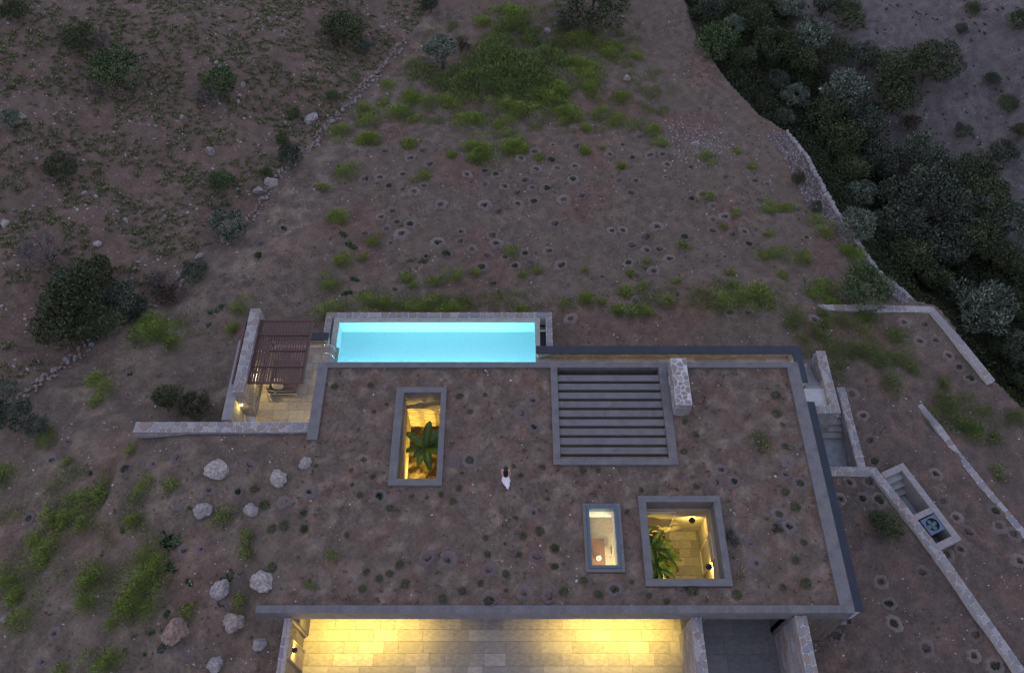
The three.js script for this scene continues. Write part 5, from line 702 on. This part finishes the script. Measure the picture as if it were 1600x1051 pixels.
// left hillside and gully
tree('evergreen_bush', 'dark evergreen bush in the far corner of the scrubby hillside', 'ever', 20, 18, 23);
tree('evergreen_bush', 'dark low evergreen bush beside a bare grey bush on the hillside', 'ever', 122, 55, 28);
tree('bare_bush', 'bare grey twiggy bush leaning on a dark evergreen bush', 'twig', 156, 62, 16, { flat: 0.7 });
tree('olive_bush', 'rounded grey-green wild olive standing alone on the scrubby hillside', 'green', 176, 107, 40, { flat: 0.85 });
tree('bare_bush', 'bare grey twigs at the foot of the rounded wild olive', 'twig', 156, 140, 15, { flat: 0.6 });
tree('mixed_bush', 'half bare green bush ringed by small stones on the hillside', 'green', 345, 128, 30, { flat: 0.8 });
tree('bare_bush', 'bare grey twigs on the side of the stone ringed bush', 'twig', 322, 148, 22, { flat: 0.6 });
tree('olive_bush', 'small silvery bush on the stony edge of the hillside', 'olive', 16, 186, 20);
tree('evergreen_bush', 'dark spreading evergreen bush on the open stony hillside', 'ever', 92, 262, 29, { flat: 0.85 });
tree('evergreen_bush', 'compact green bush a few steps up from the gully', 'green', 344, 284, 21, { flat: 0.8 });
tree('evergreen_bush', 'dark round evergreen bush near the top of the stone wall', 'ever', 536, 45, 41, { flat: 0.65 });
tree('olive_bush', 'small silvery bush at the foot of a dark round evergreen', 'olive', 571, 72, 14);
tree('wild_olive_tree', 'full grey-green wild olive hanging over the gully wall', 'olive', 357, 352, 33, { ch: 0.9, cat: 'tree' });
tree('mixed_bush', 'low dark bush in the gully just below the wild olive', 'mix', 305, 424, 24, { flat: 0.8 });
[['thick dark evergreen forming the heart of the gully thicket', 'ever', 115, 470, 55], ['dark evergreen on the upper flank of the gully thicket', 'ever', 150, 430, 40], ['dark evergreen on the field side of the gully thicket', 'mix', 185, 468, 36], ['grey tinged shrub crown in the middle of the gully thicket', 'mix', 105, 445, 34], ['dark evergreen at the foot of the gully thicket by the path', 'ever', 90, 515, 45], ['dark evergreen at the foot of the gully thicket by the wall', 'ever', 150, 510, 42], ['low dark shrub between the gully thicket and the stone wall', 'mix', 215, 480, 24]].forEach(a => tree('evergreen_bush', a[0], a[1], a[2], a[3], a[4], { flat: 0.85 }));
tree('bare_bush', 'large bare grey bush rising out of the gully thicket', 'twig', 68, 395, 36); tree('bare_bush', 'bare grey brush between the thicket and the gully', 'twig', 245, 440, 22, { flat: 0.7 });
tree('bare_bush', 'dry brown brush lining the gully by the wall', 'brown', 262, 458, 20, { flat: 0.6 });
tree('mixed_bush', 'dark tangled bush at the lower end of the gully by the path', 'mix', 15, 648, 36, { flat: 0.8 }); tree('mixed_bush', 'dark tangled shrub next to the lower end of the gully', 'mix', 55, 665, 22, { flat: 0.7 }); tree('olive_bush', 'grey spiky shrub above the lower end of the gully', 'olive', 12, 605, 18, { flat: 0.6 });
tree('evergreen_bush', 'dark glossy bush in the hollow behind the garden wall', 'ever', 260, 622, 27); tree('evergreen_bush', 'dark shaded bush in the hollow beside the shower enclosure', 'ever', 303, 632, 26, { flat: 0.8 });
tree('mixed_bush', 'dark green bush growing over the gully stones', 'mix', 452, 243, 22); tree('mixed_bush', 'small green bush in the gully beside pale rock', 'green', 441, 218, 12); tree('mixed_bush', 'little bush at the side of the pale gully rock', 'green', 460, 178, 11); tree('mixed_bush', 'little green bush on the dry stone wall', 'green', 519, 150, 12, { flat: 0.7 }); tree('mixed_bush', 'tiny bush growing from the gap in the stone wall', 'green', 415, 268, 9);
// top of the field
{ const t = tree('olive_tree', 'olive tree with a pale crown and bare trunk at the edge of the tall weeds', 'olive', 690, 77, 30, { ch: 1.15, flat: 0.7, cat: 'tree' }); }
tree('bare_bush', 'dark dry bush behind the olive tree of the field', 'brown', 722, 70, 14);
tree('evergreen_bush', 'broad dark evergreen at the far end of the field', 'ever', 922, 8, 56, { flat: 0.6 }); tree('olive_bush', 'small blue-grey bush in front of the broad dark evergreen', 'olive', 881, 30, 20, { flat: 0.9 }); tree('evergreen_bush', 'small dark bush at the far end of the stone wall', 'mix', 672, 6, 18);
// ravine
[['bright leafy bush where the ravine begins beside the field', 'green', 1122, 62, 34], ['grey-green bush behind the bright leafy bush of the ravine', 'olive', 1150, 38, 22], ['dark shrub at the upper end of the ravine', 'mix', 1110, 14, 26], ['dark evergreen behind the first ravine bushes', 'ever', 1182, 30, 32], ['dark evergreen hugging the field edge below the bright bush', 'ever', 1165, 90, 24], ['dark evergreen in the hollow beside the pale olive', 'ever', 1208, 68, 38], ['small pale olive above the large pale olive', 'olive', 1236, 12, 26], ['large pale olive with a visible trunk in the ravine', 'olive', 1270, 54, 37], ['dark evergreen on the slope behind the pale olive', 'ever', 1325, 22, 32], ['dark evergreen at the top of the ravine by the bare slope', 'mix', 1290, 6, 26], ['dark shrub under the large pale olive', 'ever', 1255, 92, 30], ['dark tangled shrub below the large pale olive', 'ever', 1305, 82, 34], ['yellowish dark shrub touching the domed evergreen', 'mix', 1352, 88, 28], ['large domed dark evergreen on the bare slope', 'ever', 1458, 98, 46], ['dark evergreen joined to the large domed one', 'ever', 1400, 105, 40], ['dark evergreen below the domed evergreen', 'ever', 1398, 148, 44], ['wide feathery grey-green tree in the middle of the ravine', 'olive', 1322, 143, 44], ['grey-green shrub on the lip of the field by the rubble wall', 'olive', 1243, 150, 26], ['low greyish shrub above the rubble wall', 'mix', 1216, 124, 20], ['dark shrub right behind the head of the rubble wall', 'mix', 1225, 182, 18], ['dark evergreen under the feathery tree', 'ever', 1292, 178, 36], ['dark evergreen in the ravine bottom below the feathery tree', 'mix', 1352, 185, 40], ['dark evergreen near the rubble wall in the ravine bottom', 'ever', 1316, 215, 38], ['pale brown dry tree on the far side of the ravine', 'brown', 1424, 192, 18], ['tall grey-green crown in the middle of the lower ravine', 'mix', 1377, 245, 40], ['dark evergreen on the far bank of the ravine', 'mix', 1440, 238, 40], ['dark evergreen below the far bank', 'ever', 1330, 265, 32], ['feathery olive leaning over the rubble wall', 'olive', 1346, 303, 29], ['feathery olive beside the end of the rubble wall', 'olive', 1340, 350, 32], ['greyish evergreen behind the leaning olives', 'mix', 1405, 312, 44], ['greyish evergreen lower down behind the leaning olives', 'mix', 1408, 352, 42], ['broad evergreen in the widest part of the ravine', 'mix', 1465, 275, 46], ['broad dark evergreen farther down the ravine', 'mix', 1482, 325, 48], ['broad dark crown above the large silver olive', 'mix', 1478, 385, 46], ['dark shrub beside the foot of the rubble wall', 'ever', 1420, 400, 40], ['dark evergreen on the outer bank below the bare slope', 'ever', 1522, 268, 42], ['dark evergreen near the outer edge of the ravine', 'ever', 1545, 312, 44], ['grey shrub on the outer edge of the ravine', 'mix', 1582, 345, 42], ['dark evergreen over the silver olive', 'ever', 1530, 372, 40], ['dark shrub on the outer bank near the silver olive', 'ever', 1582, 410, 40], ['dark shrub between the rubble wall and the silver olive', 'ever', 1455, 432, 36], ['large round silver olive below the terrace corner', 'olive', 1537, 482, 55], ['fresh green bush inside the corner of field and terrace wall', 'green', 1352, 448, 42], ['dark little shrub on the rubble bank', 'ever', 1248, 278, 14], ['dark little shrub at the foot of the rubble bank', 'ever', 1276, 323, 13], ['dark shrub under the large silver olive', 'ever', 1585, 480, 34], ['dark shrub below the terrace wall end', 'mix', 1592, 545, 34], ['dark shrub in the shade of the terrace retaining wall', 'ever', 1560, 545, 22], ['dark shrub in the lowest corner of the ravine', 'ever', 1597, 600, 20], ['bush half hidden behind the terrace wall corner', 'ever', 1480, 460, 26],
  ['small dark bush high on the bare slope beyond the ravine', 'ever', 1522, 12, 14], ['small dark bush on the bare slope by dry twigs', 'mix', 1502, 45, 12], ['dark round bush at the top of the bare slope', 'ever', 1592, 32, 22], ['small bush on the bare slope among orange herbs', 'mix', 1551, 124, 15], ['small dark bush halfway down the bare slope', 'ever', 1574, 160, 17], ['small bush on the lower bare slope', 'mix', 1506, 203, 16], ['dark bush at the outer edge of the lower bare slope', 'ever', 1598, 205, 20], ['dark bush where the bare slope meets the ravine', 'mix', 1570, 238, 26]].forEach(a => tree(a[1] === 'olive' ? 'olive_tree' : 'ravine_bush', a[0], a[1], a[2], a[3], a[4] * 0.96, { group: 'trees and bushes of the ravine', flat: 0.9, ch: 0.8, cat: a[1] === 'olive' ? 'tree' : 'bush' }));
tree('terrace_bush', 'dark spreading bush growing beside the heat pump pit', 'ever', 1392, 822, 24, { flat: 0.7, wide: 1.1 }); tree('terrace_bush', 'lighter green bush at the side of the dark spreading bush', 'green', 1372, 812, 16, { flat: 0.7 });
// undergrowth of the ravine, cushions of the hillside
{
  const r = rng(701), L = [], L2 = [], L3 = [];
  for (let k = 0; k < 40000 && L.length < 1500; k++) { const x = 8 + 40 * r(), z = -62 + 42 * r(), [sd] = sideDist(ravineEdge, x, z); if (sd < 0.5 || sd > 12 || (z < -40 && sd > 8.5 + 1.5 * n2(x * 0.3, z * 0.3))) continue; L.push([x, hAt(x, z) + 0.1, z, 0.5 + 0.5 * r(), 0, r() * 6, 0, 1, 0.9]); }
  instanced('ravine_undergrowth', 'dense dark undergrowth filling the ravine', crownGeo(3700, { lobes: 8, n: 700, leaf: 0.13, cols: tint(EV, 1.0) }), leafMat, L, 'undergrowth');
  for (let k = 0; k < 90000 && L2.length < 9000; k++) { const x = -46 + 50 * r(), z = -64 + 48 * r(), sl = -sideDist(wallLeft, x, z)[0]; if (sl < 0.4) continue; const d = n2(x * 0.22 + 4, z * 0.22) + 0.6 * n2(x * 0.6, z * 0.6 + 8) + 0.55 * (r() - 0.5) + 0.35 * sstep(-36, -50, z) - 0.35 * sstep(-34, -26, z); if (d < -0.05) continue; L2.push([x, hAt(x, z), z, 0.1 + 0.2 * r() * r() + 0.06 * r(), 0, r() * 6, 0, 1 + 0.5 * r(), 1]); }
  for (const s of [0, 1]) instanced('hillside_cushions', ['low dull green cushion plants covering the hillside', 'low olive toned cushion herbs between the hillside plants'][s], cushGeos[s], leafMat, L2.filter((q, i) => i % 2 === s), 'ground cover');
  for (let k = 0; k < 30000 && L3.length < 700; k++) { const x = 14 + 40 * r(), z = -64 + 30 * r(), [sd] = sideDist(ravineEdge, x, z); if (sd < 8 || r() < 0.3 || n2(x * 0.3, z * 0.3 + 40) < -0.1) continue; L3.push([x, hAt(x, z), z, 0.12 + 0.2 * r(), 0, r() * 6, 0, 1, 0.8]); }
  instanced('slope_herbs', 'low orange brown dry herbs on the bare slope beyond the ravine', bladeGeo(1801, { n: 60, lobes: 3, len: 0.5, wid: 0.04, up: 0.8, cols: [[0.3, 0.16, 0.05], [0.2, 0.13, 0.07], [0.13, 0.13, 0.07]], flat: 0.5 }), leafMat, L3, 'ground cover');
  const L4 = []; for (let k = 0; k < 30000 && L4.length < 3600; k++) { const x = -22 + 42 * r(), z = -60 + 56 * r(); if (inHole(x, z) || sideDist(ravineEdge, x, z)[0] > -0.4 || sideDist(wallLeft, x, z)[0] < 0.3) continue; if (n2(x * 0.25 + 20, z * 0.25) + 0.8 * (r() - 0.5) < -0.05) continue; L4.push([x, hAt(x, z), z, 0.05 + 0.09 * r(), 0, r() * 6, 0, 1, 0.8]); }
  instanced('sparse_herbs', 'sparse tiny herbs and dry stalks dotting the soil', bladeGeo(1901, { n: 34, lobes: 2, len: 0.8, wid: 0.05, up: 1.0, cols: [...DULL, ...RUST, ...DRY], flat: 0.5 }), leafMat, L4, 'ground cover');
}
{ // thin weeds that run together between the clumps
  const r = rng(731), L = []; const add = (n, cx, cy, ax, ay) => { for (let k = 0; k < n; k++) { const a = r() * 6.283, d = Math.sqrt(r()), px = cx + Math.cos(a) * d * ax, py = cy + Math.sin(a) * d * ay; if (n2(px * 0.02, py * 0.03) + 0.9 * (r() - 0.35) < 0) continue; const p = at(px, py); if (inHole(p.x, p.z)) continue; L.push([p.x, p.y - 0.02, p.z, 0.5 + 0.5 * r(), 0, r() * 6, 0, 1, 0.7]); } };
  add(330, 800, 115, 190, 105); add(120, 880, 40, 130, 45); add(110, 960, 150, 90, 60); add(90, 690, 472, 190, 16); add(70, 1330, 540, 90, 50); add(60, 1150, 465, 160, 25); add(50, 1500, 660, 60, 40); add(90, 120, 850, 130, 130); add(40, 250, 520, 60, 25);
  instanced('thin_weeds', 'thin feathery weeds running together between the clumps', softGeo(1950, 900, [...YG, ...MG], 0.4, 0.6), leafMat, L, 'ground cover'); }
console.log('trees');

// ---------------------------------------------------------------- courtyard plants
function paddle(len, wid, bend, seed) { // one long leaf: a curved blade with a folded midrib, along +x rising
  const nL = 14, nW = 4, pos = [], idx = [], r = rng(seed);
  for (let i = 0; i <= nL; i++) { const t = i / nL, w = wid * Math.pow(Math.sin(Math.PI * Math.min(1, 0.06 + t * 0.94)), 0.6) * (t > 0.985 ? 0.2 : 1), x = len * t, y = len * (0.55 * t - bend * t * t); for (let j = 0; j <= nW; j++) { const s = j / nW * 2 - 1; pos.push(x, y + Math.abs(s) * w * 0.35 + 0.012 * Math.sin(i * 2.1 + j), s * w * 0.5 + 0.01 * (r() - 0.5)); } }
  for (let i = 0; i < nL; i++) for (let j = 0; j < nW; j++) { const a = i * (nW + 1) + j; idx.push(a, a + 1, a + nW + 1, a + 1, a + nW + 2, a + nW + 1); }
  const g = new THREE.BufferGeometry(); g.setAttribute('position', new THREE.Float32BufferAttribute(pos, 3)); g.setIndex(idx); g.computeVertexNormals(); return g;
}
const banMats = [[0.075, 0.16, 0.025], [0.13, 0.22, 0.035], [0.055, 0.12, 0.02]].map(c => new THREE.MeshPhysicalMaterial({ color: lin(...c), roughness: 0.45, transmission: 0.25, thickness: 0 }));
{
  const b = thing('banana_plant', 'banana plant with broad paddle leaves in the narrow lit courtyard', 'plant', V3(-4.25, FLOOR, -17.75));
  part('stem', tube([[0, -0.05, 0], [0.02, 0.7, 0], [0.0, 1.35, 0.02]], 0.08, 8, 8), std([0.2, 0.2, 0.06]), b);
  [[0.62, 1.45, 0.38, 0.15, 0.95], [2.55, 1.2, 0.36, 0.3, 0.8], [0.05, 1.15, 0.34, 0.45, 0.9], [-1.35, 1.35, 0.36, 0.42, 0.9], [-1.9, 1.0, 0.34, 0.55, 0.75], [3.3, 1.05, 0.32, 0.6, 0.7], [1.4, 1.1, 0.36, 0.1, 1.0], [-0.5, 0.9, 0.3, 0.55, 0.8], [3.9, 0.8, 0.28, 0.5, 0.75]].forEach((q, k) => { const g = paddle(q[1], q[2], q[3], 40 + k); g.scale(1.05, 1, 1.25); g.rotateY(q[0]); g.translate(0, q[4] + 0.4, 0); part('leaf', g, banMats[k % 3], b); });
  const rk = part('courtyard_boulder', rockGeo(777), rockMats[2], scene); tag(rk, 'brown boulder half buried in the soil under the banana plant', 'boulder'); rk.position.set(-3.95, FLOOR + 0.08, -16.35); rk.scale.set(0.42, 0.25, 0.4);
}
[[6.5, -12.9, 0.75, 'large leafy plant nearest the glazed door of the fern courtyard'], [6.95, -12.55, 0.7, 'large leafy plant spilling over the paving of the fern courtyard'], [6.4, -12.2, 0.7, 'leafy plant in the middle of the fern courtyard bed'], [6.75, -11.85, 0.6, 'leafy plant above the spotlight of the fern courtyard'], [6.2, -13.4, 0.6, 'leafy plant in the rear corner of the fern courtyard bed']].forEach(([x, z, R, label], q) => {
  const f = thing('courtyard_plant', label, 'plant', V3(x, FLOOR, z), q * 1.3, 'leafy plants in the fern courtyard'); for (let k = 0; k < 11; k++) { const g = paddle(R * (0.8 + 0.4 * R0()), R * 0.3, 0.55 + 0.3 * R0(), 60 + k + q * 20); g.scale(1.25, 1.3, 1.2); g.rotateY(k * 2.4); g.translate(0, 0.25 + 0.5 * R0(), 0); part('leaf', g, banMats[(k + q) % 3], f); }
});
{ const r = rng(881), L = []; for (let k = 0; k < 260; k++) L.push([6.0 + 1.25 * r(), FLOOR + 0.02, -13.8 + 3.2 * r(), 0.02 + 0.03 * r(), r() * 6, r() * 6, 0, 1.2, 0.8]); instanced('courtyard_gravel', 'pale gravel strewn under the courtyard plants', smallRock[1], std([0.55, 0.48, 0.36]), L, 'gravel'); }

// ---------------------------------------------------------------- the woman on the roof
{
  const cap = (p, a, b, ra, rb) => { const bx = b[0] - a[0], by = b[1] - a[1], bz = b[2] - a[2], px = p[0] - a[0], py = p[1] - a[1], pz = p[2] - a[2]; let t = (px * bx + py * by + pz * bz) / (bx * bx + by * by + bz * bz); t = Math.min(1, Math.max(0, t)); return Math.hypot(px - bx * t, py - by * t, pz - bz * t) - (ra + (rb - ra) * t); };
  const smin = (a, b, k) => { const h = Math.max(0, k - Math.abs(a - b)) / k; return Math.min(a, b) - h * h * k * 0.25; };
  const mesh = (fn, c, half, res) => { const mc = new MarchingCubes(res, new THREE.MeshBasicMaterial(), false, false, 60000); mc.isolation = 0; const f = mc.field, h = res / 2; for (let k = 0; k < res; k++) for (let j = 0; j < res; j++) for (let i = 0; i < res; i++) f[i + res * (j + res * k)] = -fn([c[0] + (i - h) / h * half, c[1] + (j - h) / h * half, c[2] + (k - h) / h * half]); mc.update(); const n = mc.count, g = new THREE.BufferGeometry(), P = new Float32Array(n * 3), N = new Float32Array(n * 3); for (let i = 0; i < n; i++) for (let q = 0; q < 3; q++) { P[3 * i + q] = c[q] + mc.positionArray[3 * i + q] * half; N[3 * i + q] = mc.normalArray[3 * i + q]; } g.setAttribute('position', new THREE.BufferAttribute(P, 3)); g.setAttribute('normal', new THREE.BufferAttribute(N, 3)); return g; };
  const ft = at(790.5, 753), w = thing('person', 'woman with long dark hair in a long white dress walking across the roof', 'person', V3(ft.x, ft.y, ft.z)); w.scale.setScalar(0.93);
  // faces away (-z), arms bent forward, seen from behind and above; right arm slightly out
  const arm = (s) => [[[0.155 * s, 1.36, 0], [0.19 * s, 1.1, 0.03 + 0.02 * s], 0.045, 0.038], [[0.19 * s, 1.1, 0.03 + 0.02 * s], [0.21 * s, 0.87, -0.02], 0.037, 0.027]];
  const bones = [...arm(1), ...arm(-1), [[0.16, 1.36, 0], [-0.16, 1.36, 0], 0.05, 0.05], [[0, 1.36, 0.0], [0, 1.0, -0.02], 0.11, 0.09], [[0, 1.38, 0], [0, 1.5, -0.015], 0.05, 0.045], [[0.07, 0.9, 0], [0.08, 0.48, -0.1], 0.085, 0.055], [[0.08, 0.48, -0.1], [0.08, 0.07, -0.02], 0.055, 0.037], [[-0.07, 0.9, 0], [-0.08, 0.48, 0.0], 0.085, 0.055], [[-0.08, 0.48, 0], [-0.08, 0.07, 0.12], 0.055, 0.037], [[0.08, 0.05, 0.0], [0.085, 0.03, -0.16], 0.038, 0.03], [[-0.08, 0.05, 0.14], [-0.085, 0.03, -0.02], 0.038, 0.03], [[0.07, 0.9, 0], [-0.07, 0.9, 0], 0.11, 0.11], [[0, 1.0, -0.02], [0, 0.92, 0], 0.1, 0.12]];
  const body = p => { let d = 1; for (const b of bones) d = smin(d, cap(p, b[0], b[1], b[2], b[3]), 0.05); return d; };
  const head = p => { let d = Math.hypot(p[0] / 0.076, (p[1] - 1.585) / 0.112, (p[2] + 0.02) / 0.095); d = (d - 1) * 0.078; d = smin(d, cap(p, [0, 1.565, -0.11], [0, 1.585, -0.1], 0.016, 0.01), 0.02); d = smin(d, cap(p, [0, 1.5, -0.075], [0, 1.48, -0.06], 0.03, 0.03), 0.03); for (const s of [-1, 1]) { d = smin(d, cap(p, [0.078 * s, 1.56, -0.01], [0.08 * s, 1.6, 0], 0.014, 0.016), 0.01); d = Math.max(d, -(Math.hypot(p[0] - 0.03 * s, p[1] - 1.6, p[2] + 0.118) - 0.014)); } return Math.max(d, -cap(p, [-0.022, 1.523, -0.112], [0.022, 1.523, -0.112], 0.006, 0.006)); };
  const hand = (s) => { const x = 0.212 * s, B = [[[0.21 * s, 0.87, -0.02], [x, 0.81, -0.03], 0.028, 0.031]]; [0.85, 1, 0.95, 0.78].forEach((l, k) => { const z = -0.03 + (k - 1.5) * 0.019, m = [x - 0.004 * s, 0.795 - 0.045 * l, z], e = [x - 0.02 * s, 0.785 - 0.078 * l, z]; B.push([[x, 0.8, z], m, 0.0095, 0.009], [m, e, 0.009, 0.0075]); }); B.push([[x, 0.84, -0.055], [x - 0.008 * s, 0.81, -0.085], 0.011, 0.009], [[x - 0.008 * s, 0.81, -0.085], [x - 0.015 * s, 0.78, -0.09], 0.009, 0.0075]); return p => { let d = 1; for (const b of B) d = smin(d, cap(p, b[0], b[1], b[2], b[3]), 0.008); return d; }; };
  const skin = std([0.5, 0.31, 0.23], { roughness: 0.6 });
  part('body', merge([mesh(body, [0, 0.75, 0], 0.8, 100), mesh(head, [0, 1.56, -0.02], 0.16, 60), mesh(hand(1), [0.21, 0.8, -0.04], 0.12, 48), mesh(hand(-1), [-0.21, 0.8, -0.04], 0.12, 48)]), skin, w);
  // dress: fitted bodice, skirt with folds, a train blown back and to one side
  { const nA = 72, nH = 30, pos = [], idx = []; for (let j = 0; j <= nH; j++) { const t = j / nH, y = mix(1.3, 0.015, t), k = sstep(0.28, 1, t), rx = mix(mix(0.165, 0.135, sstep(0, 0.25, t)), 0.2, Math.pow(k, 0.8)), rz = mix(0.125, 0.19, k), tr = Math.pow(k, 2.2); for (let i = 0; i <= nA; i++) { const a = i / nA * Math.PI * 2, back = Math.max(0, Math.sin(a)), f = 1 + k * (0.07 * Math.sin(a * 9 + t * 2) + 0.05 * Math.sin(a * 17 - t * 3)); pos.push(Math.cos(a) * rx * f * (1 - 0.5 * tr * back) + tr * back * 0.1, y + (t > 0.9 ? 0.02 * Math.sin(a * 9) * k + 0.015 : 0), Math.sin(a) * rz * f + tr * Math.pow(back, 1.6) * 0.2); } } for (let j = 0; j < nH; j++) for (let i = 0; i < nA; i++) { const q = j * (nA + 1) + i; idx.push(q, q + 1, q + nA + 1, q + 1, q + nA + 2, q + nA + 1); } const g = new THREE.BufferGeometry(); g.setAttribute('position', new THREE.Float32BufferAttribute(pos, 3)); g.setIndex(idx); g.computeVertexNormals(); part('dress', g, std([0.86, 0.87, 0.88]), w); }
  part('dress_strap', [tube([[0.08, 1.28, 0.1], [0.1, 1.43, 0.03], [0.08, 1.28, -0.12]], 0.012, 10, 5), tube([[-0.08, 1.28, 0.1], [-0.1, 1.43, 0.03], [-0.08, 1.28, -0.12]], 0.012, 10, 5)], std([0.86, 0.87, 0.88]), w);
  part('hair', mesh(p => { let d = (Math.hypot(p[0] / 0.094, (p[1] - 1.605) / 0.118, (p[2] - 0.0) / 0.105) - 1) * 0.095; d = smin(d, cap(p, [0, 1.56, 0.06], [0.0, 1.14, 0.15], 0.1, 0.11), 0.06); d = smin(d, cap(p, [0.05, 1.4, 0.1], [0.05, 1.14, 0.145], 0.06, 0.035), 0.04); d = smin(d, cap(p, [-0.05, 1.4, 0.1], [-0.05, 1.12, 0.145], 0.06, 0.035), 0.04); return Math.max(d + 0.006 * Math.sin(p[0] * 160 + 4 * p[1]), -(p[2] + 0.045 + Math.max(0, p[1] - 1.62) * 1.2)); }, [0, 1.4, 0.05], 0.36, 80), std([0.012, 0.01, 0.01], { roughness: 0.4 }), w);
}
renderer.render(scene, camera);
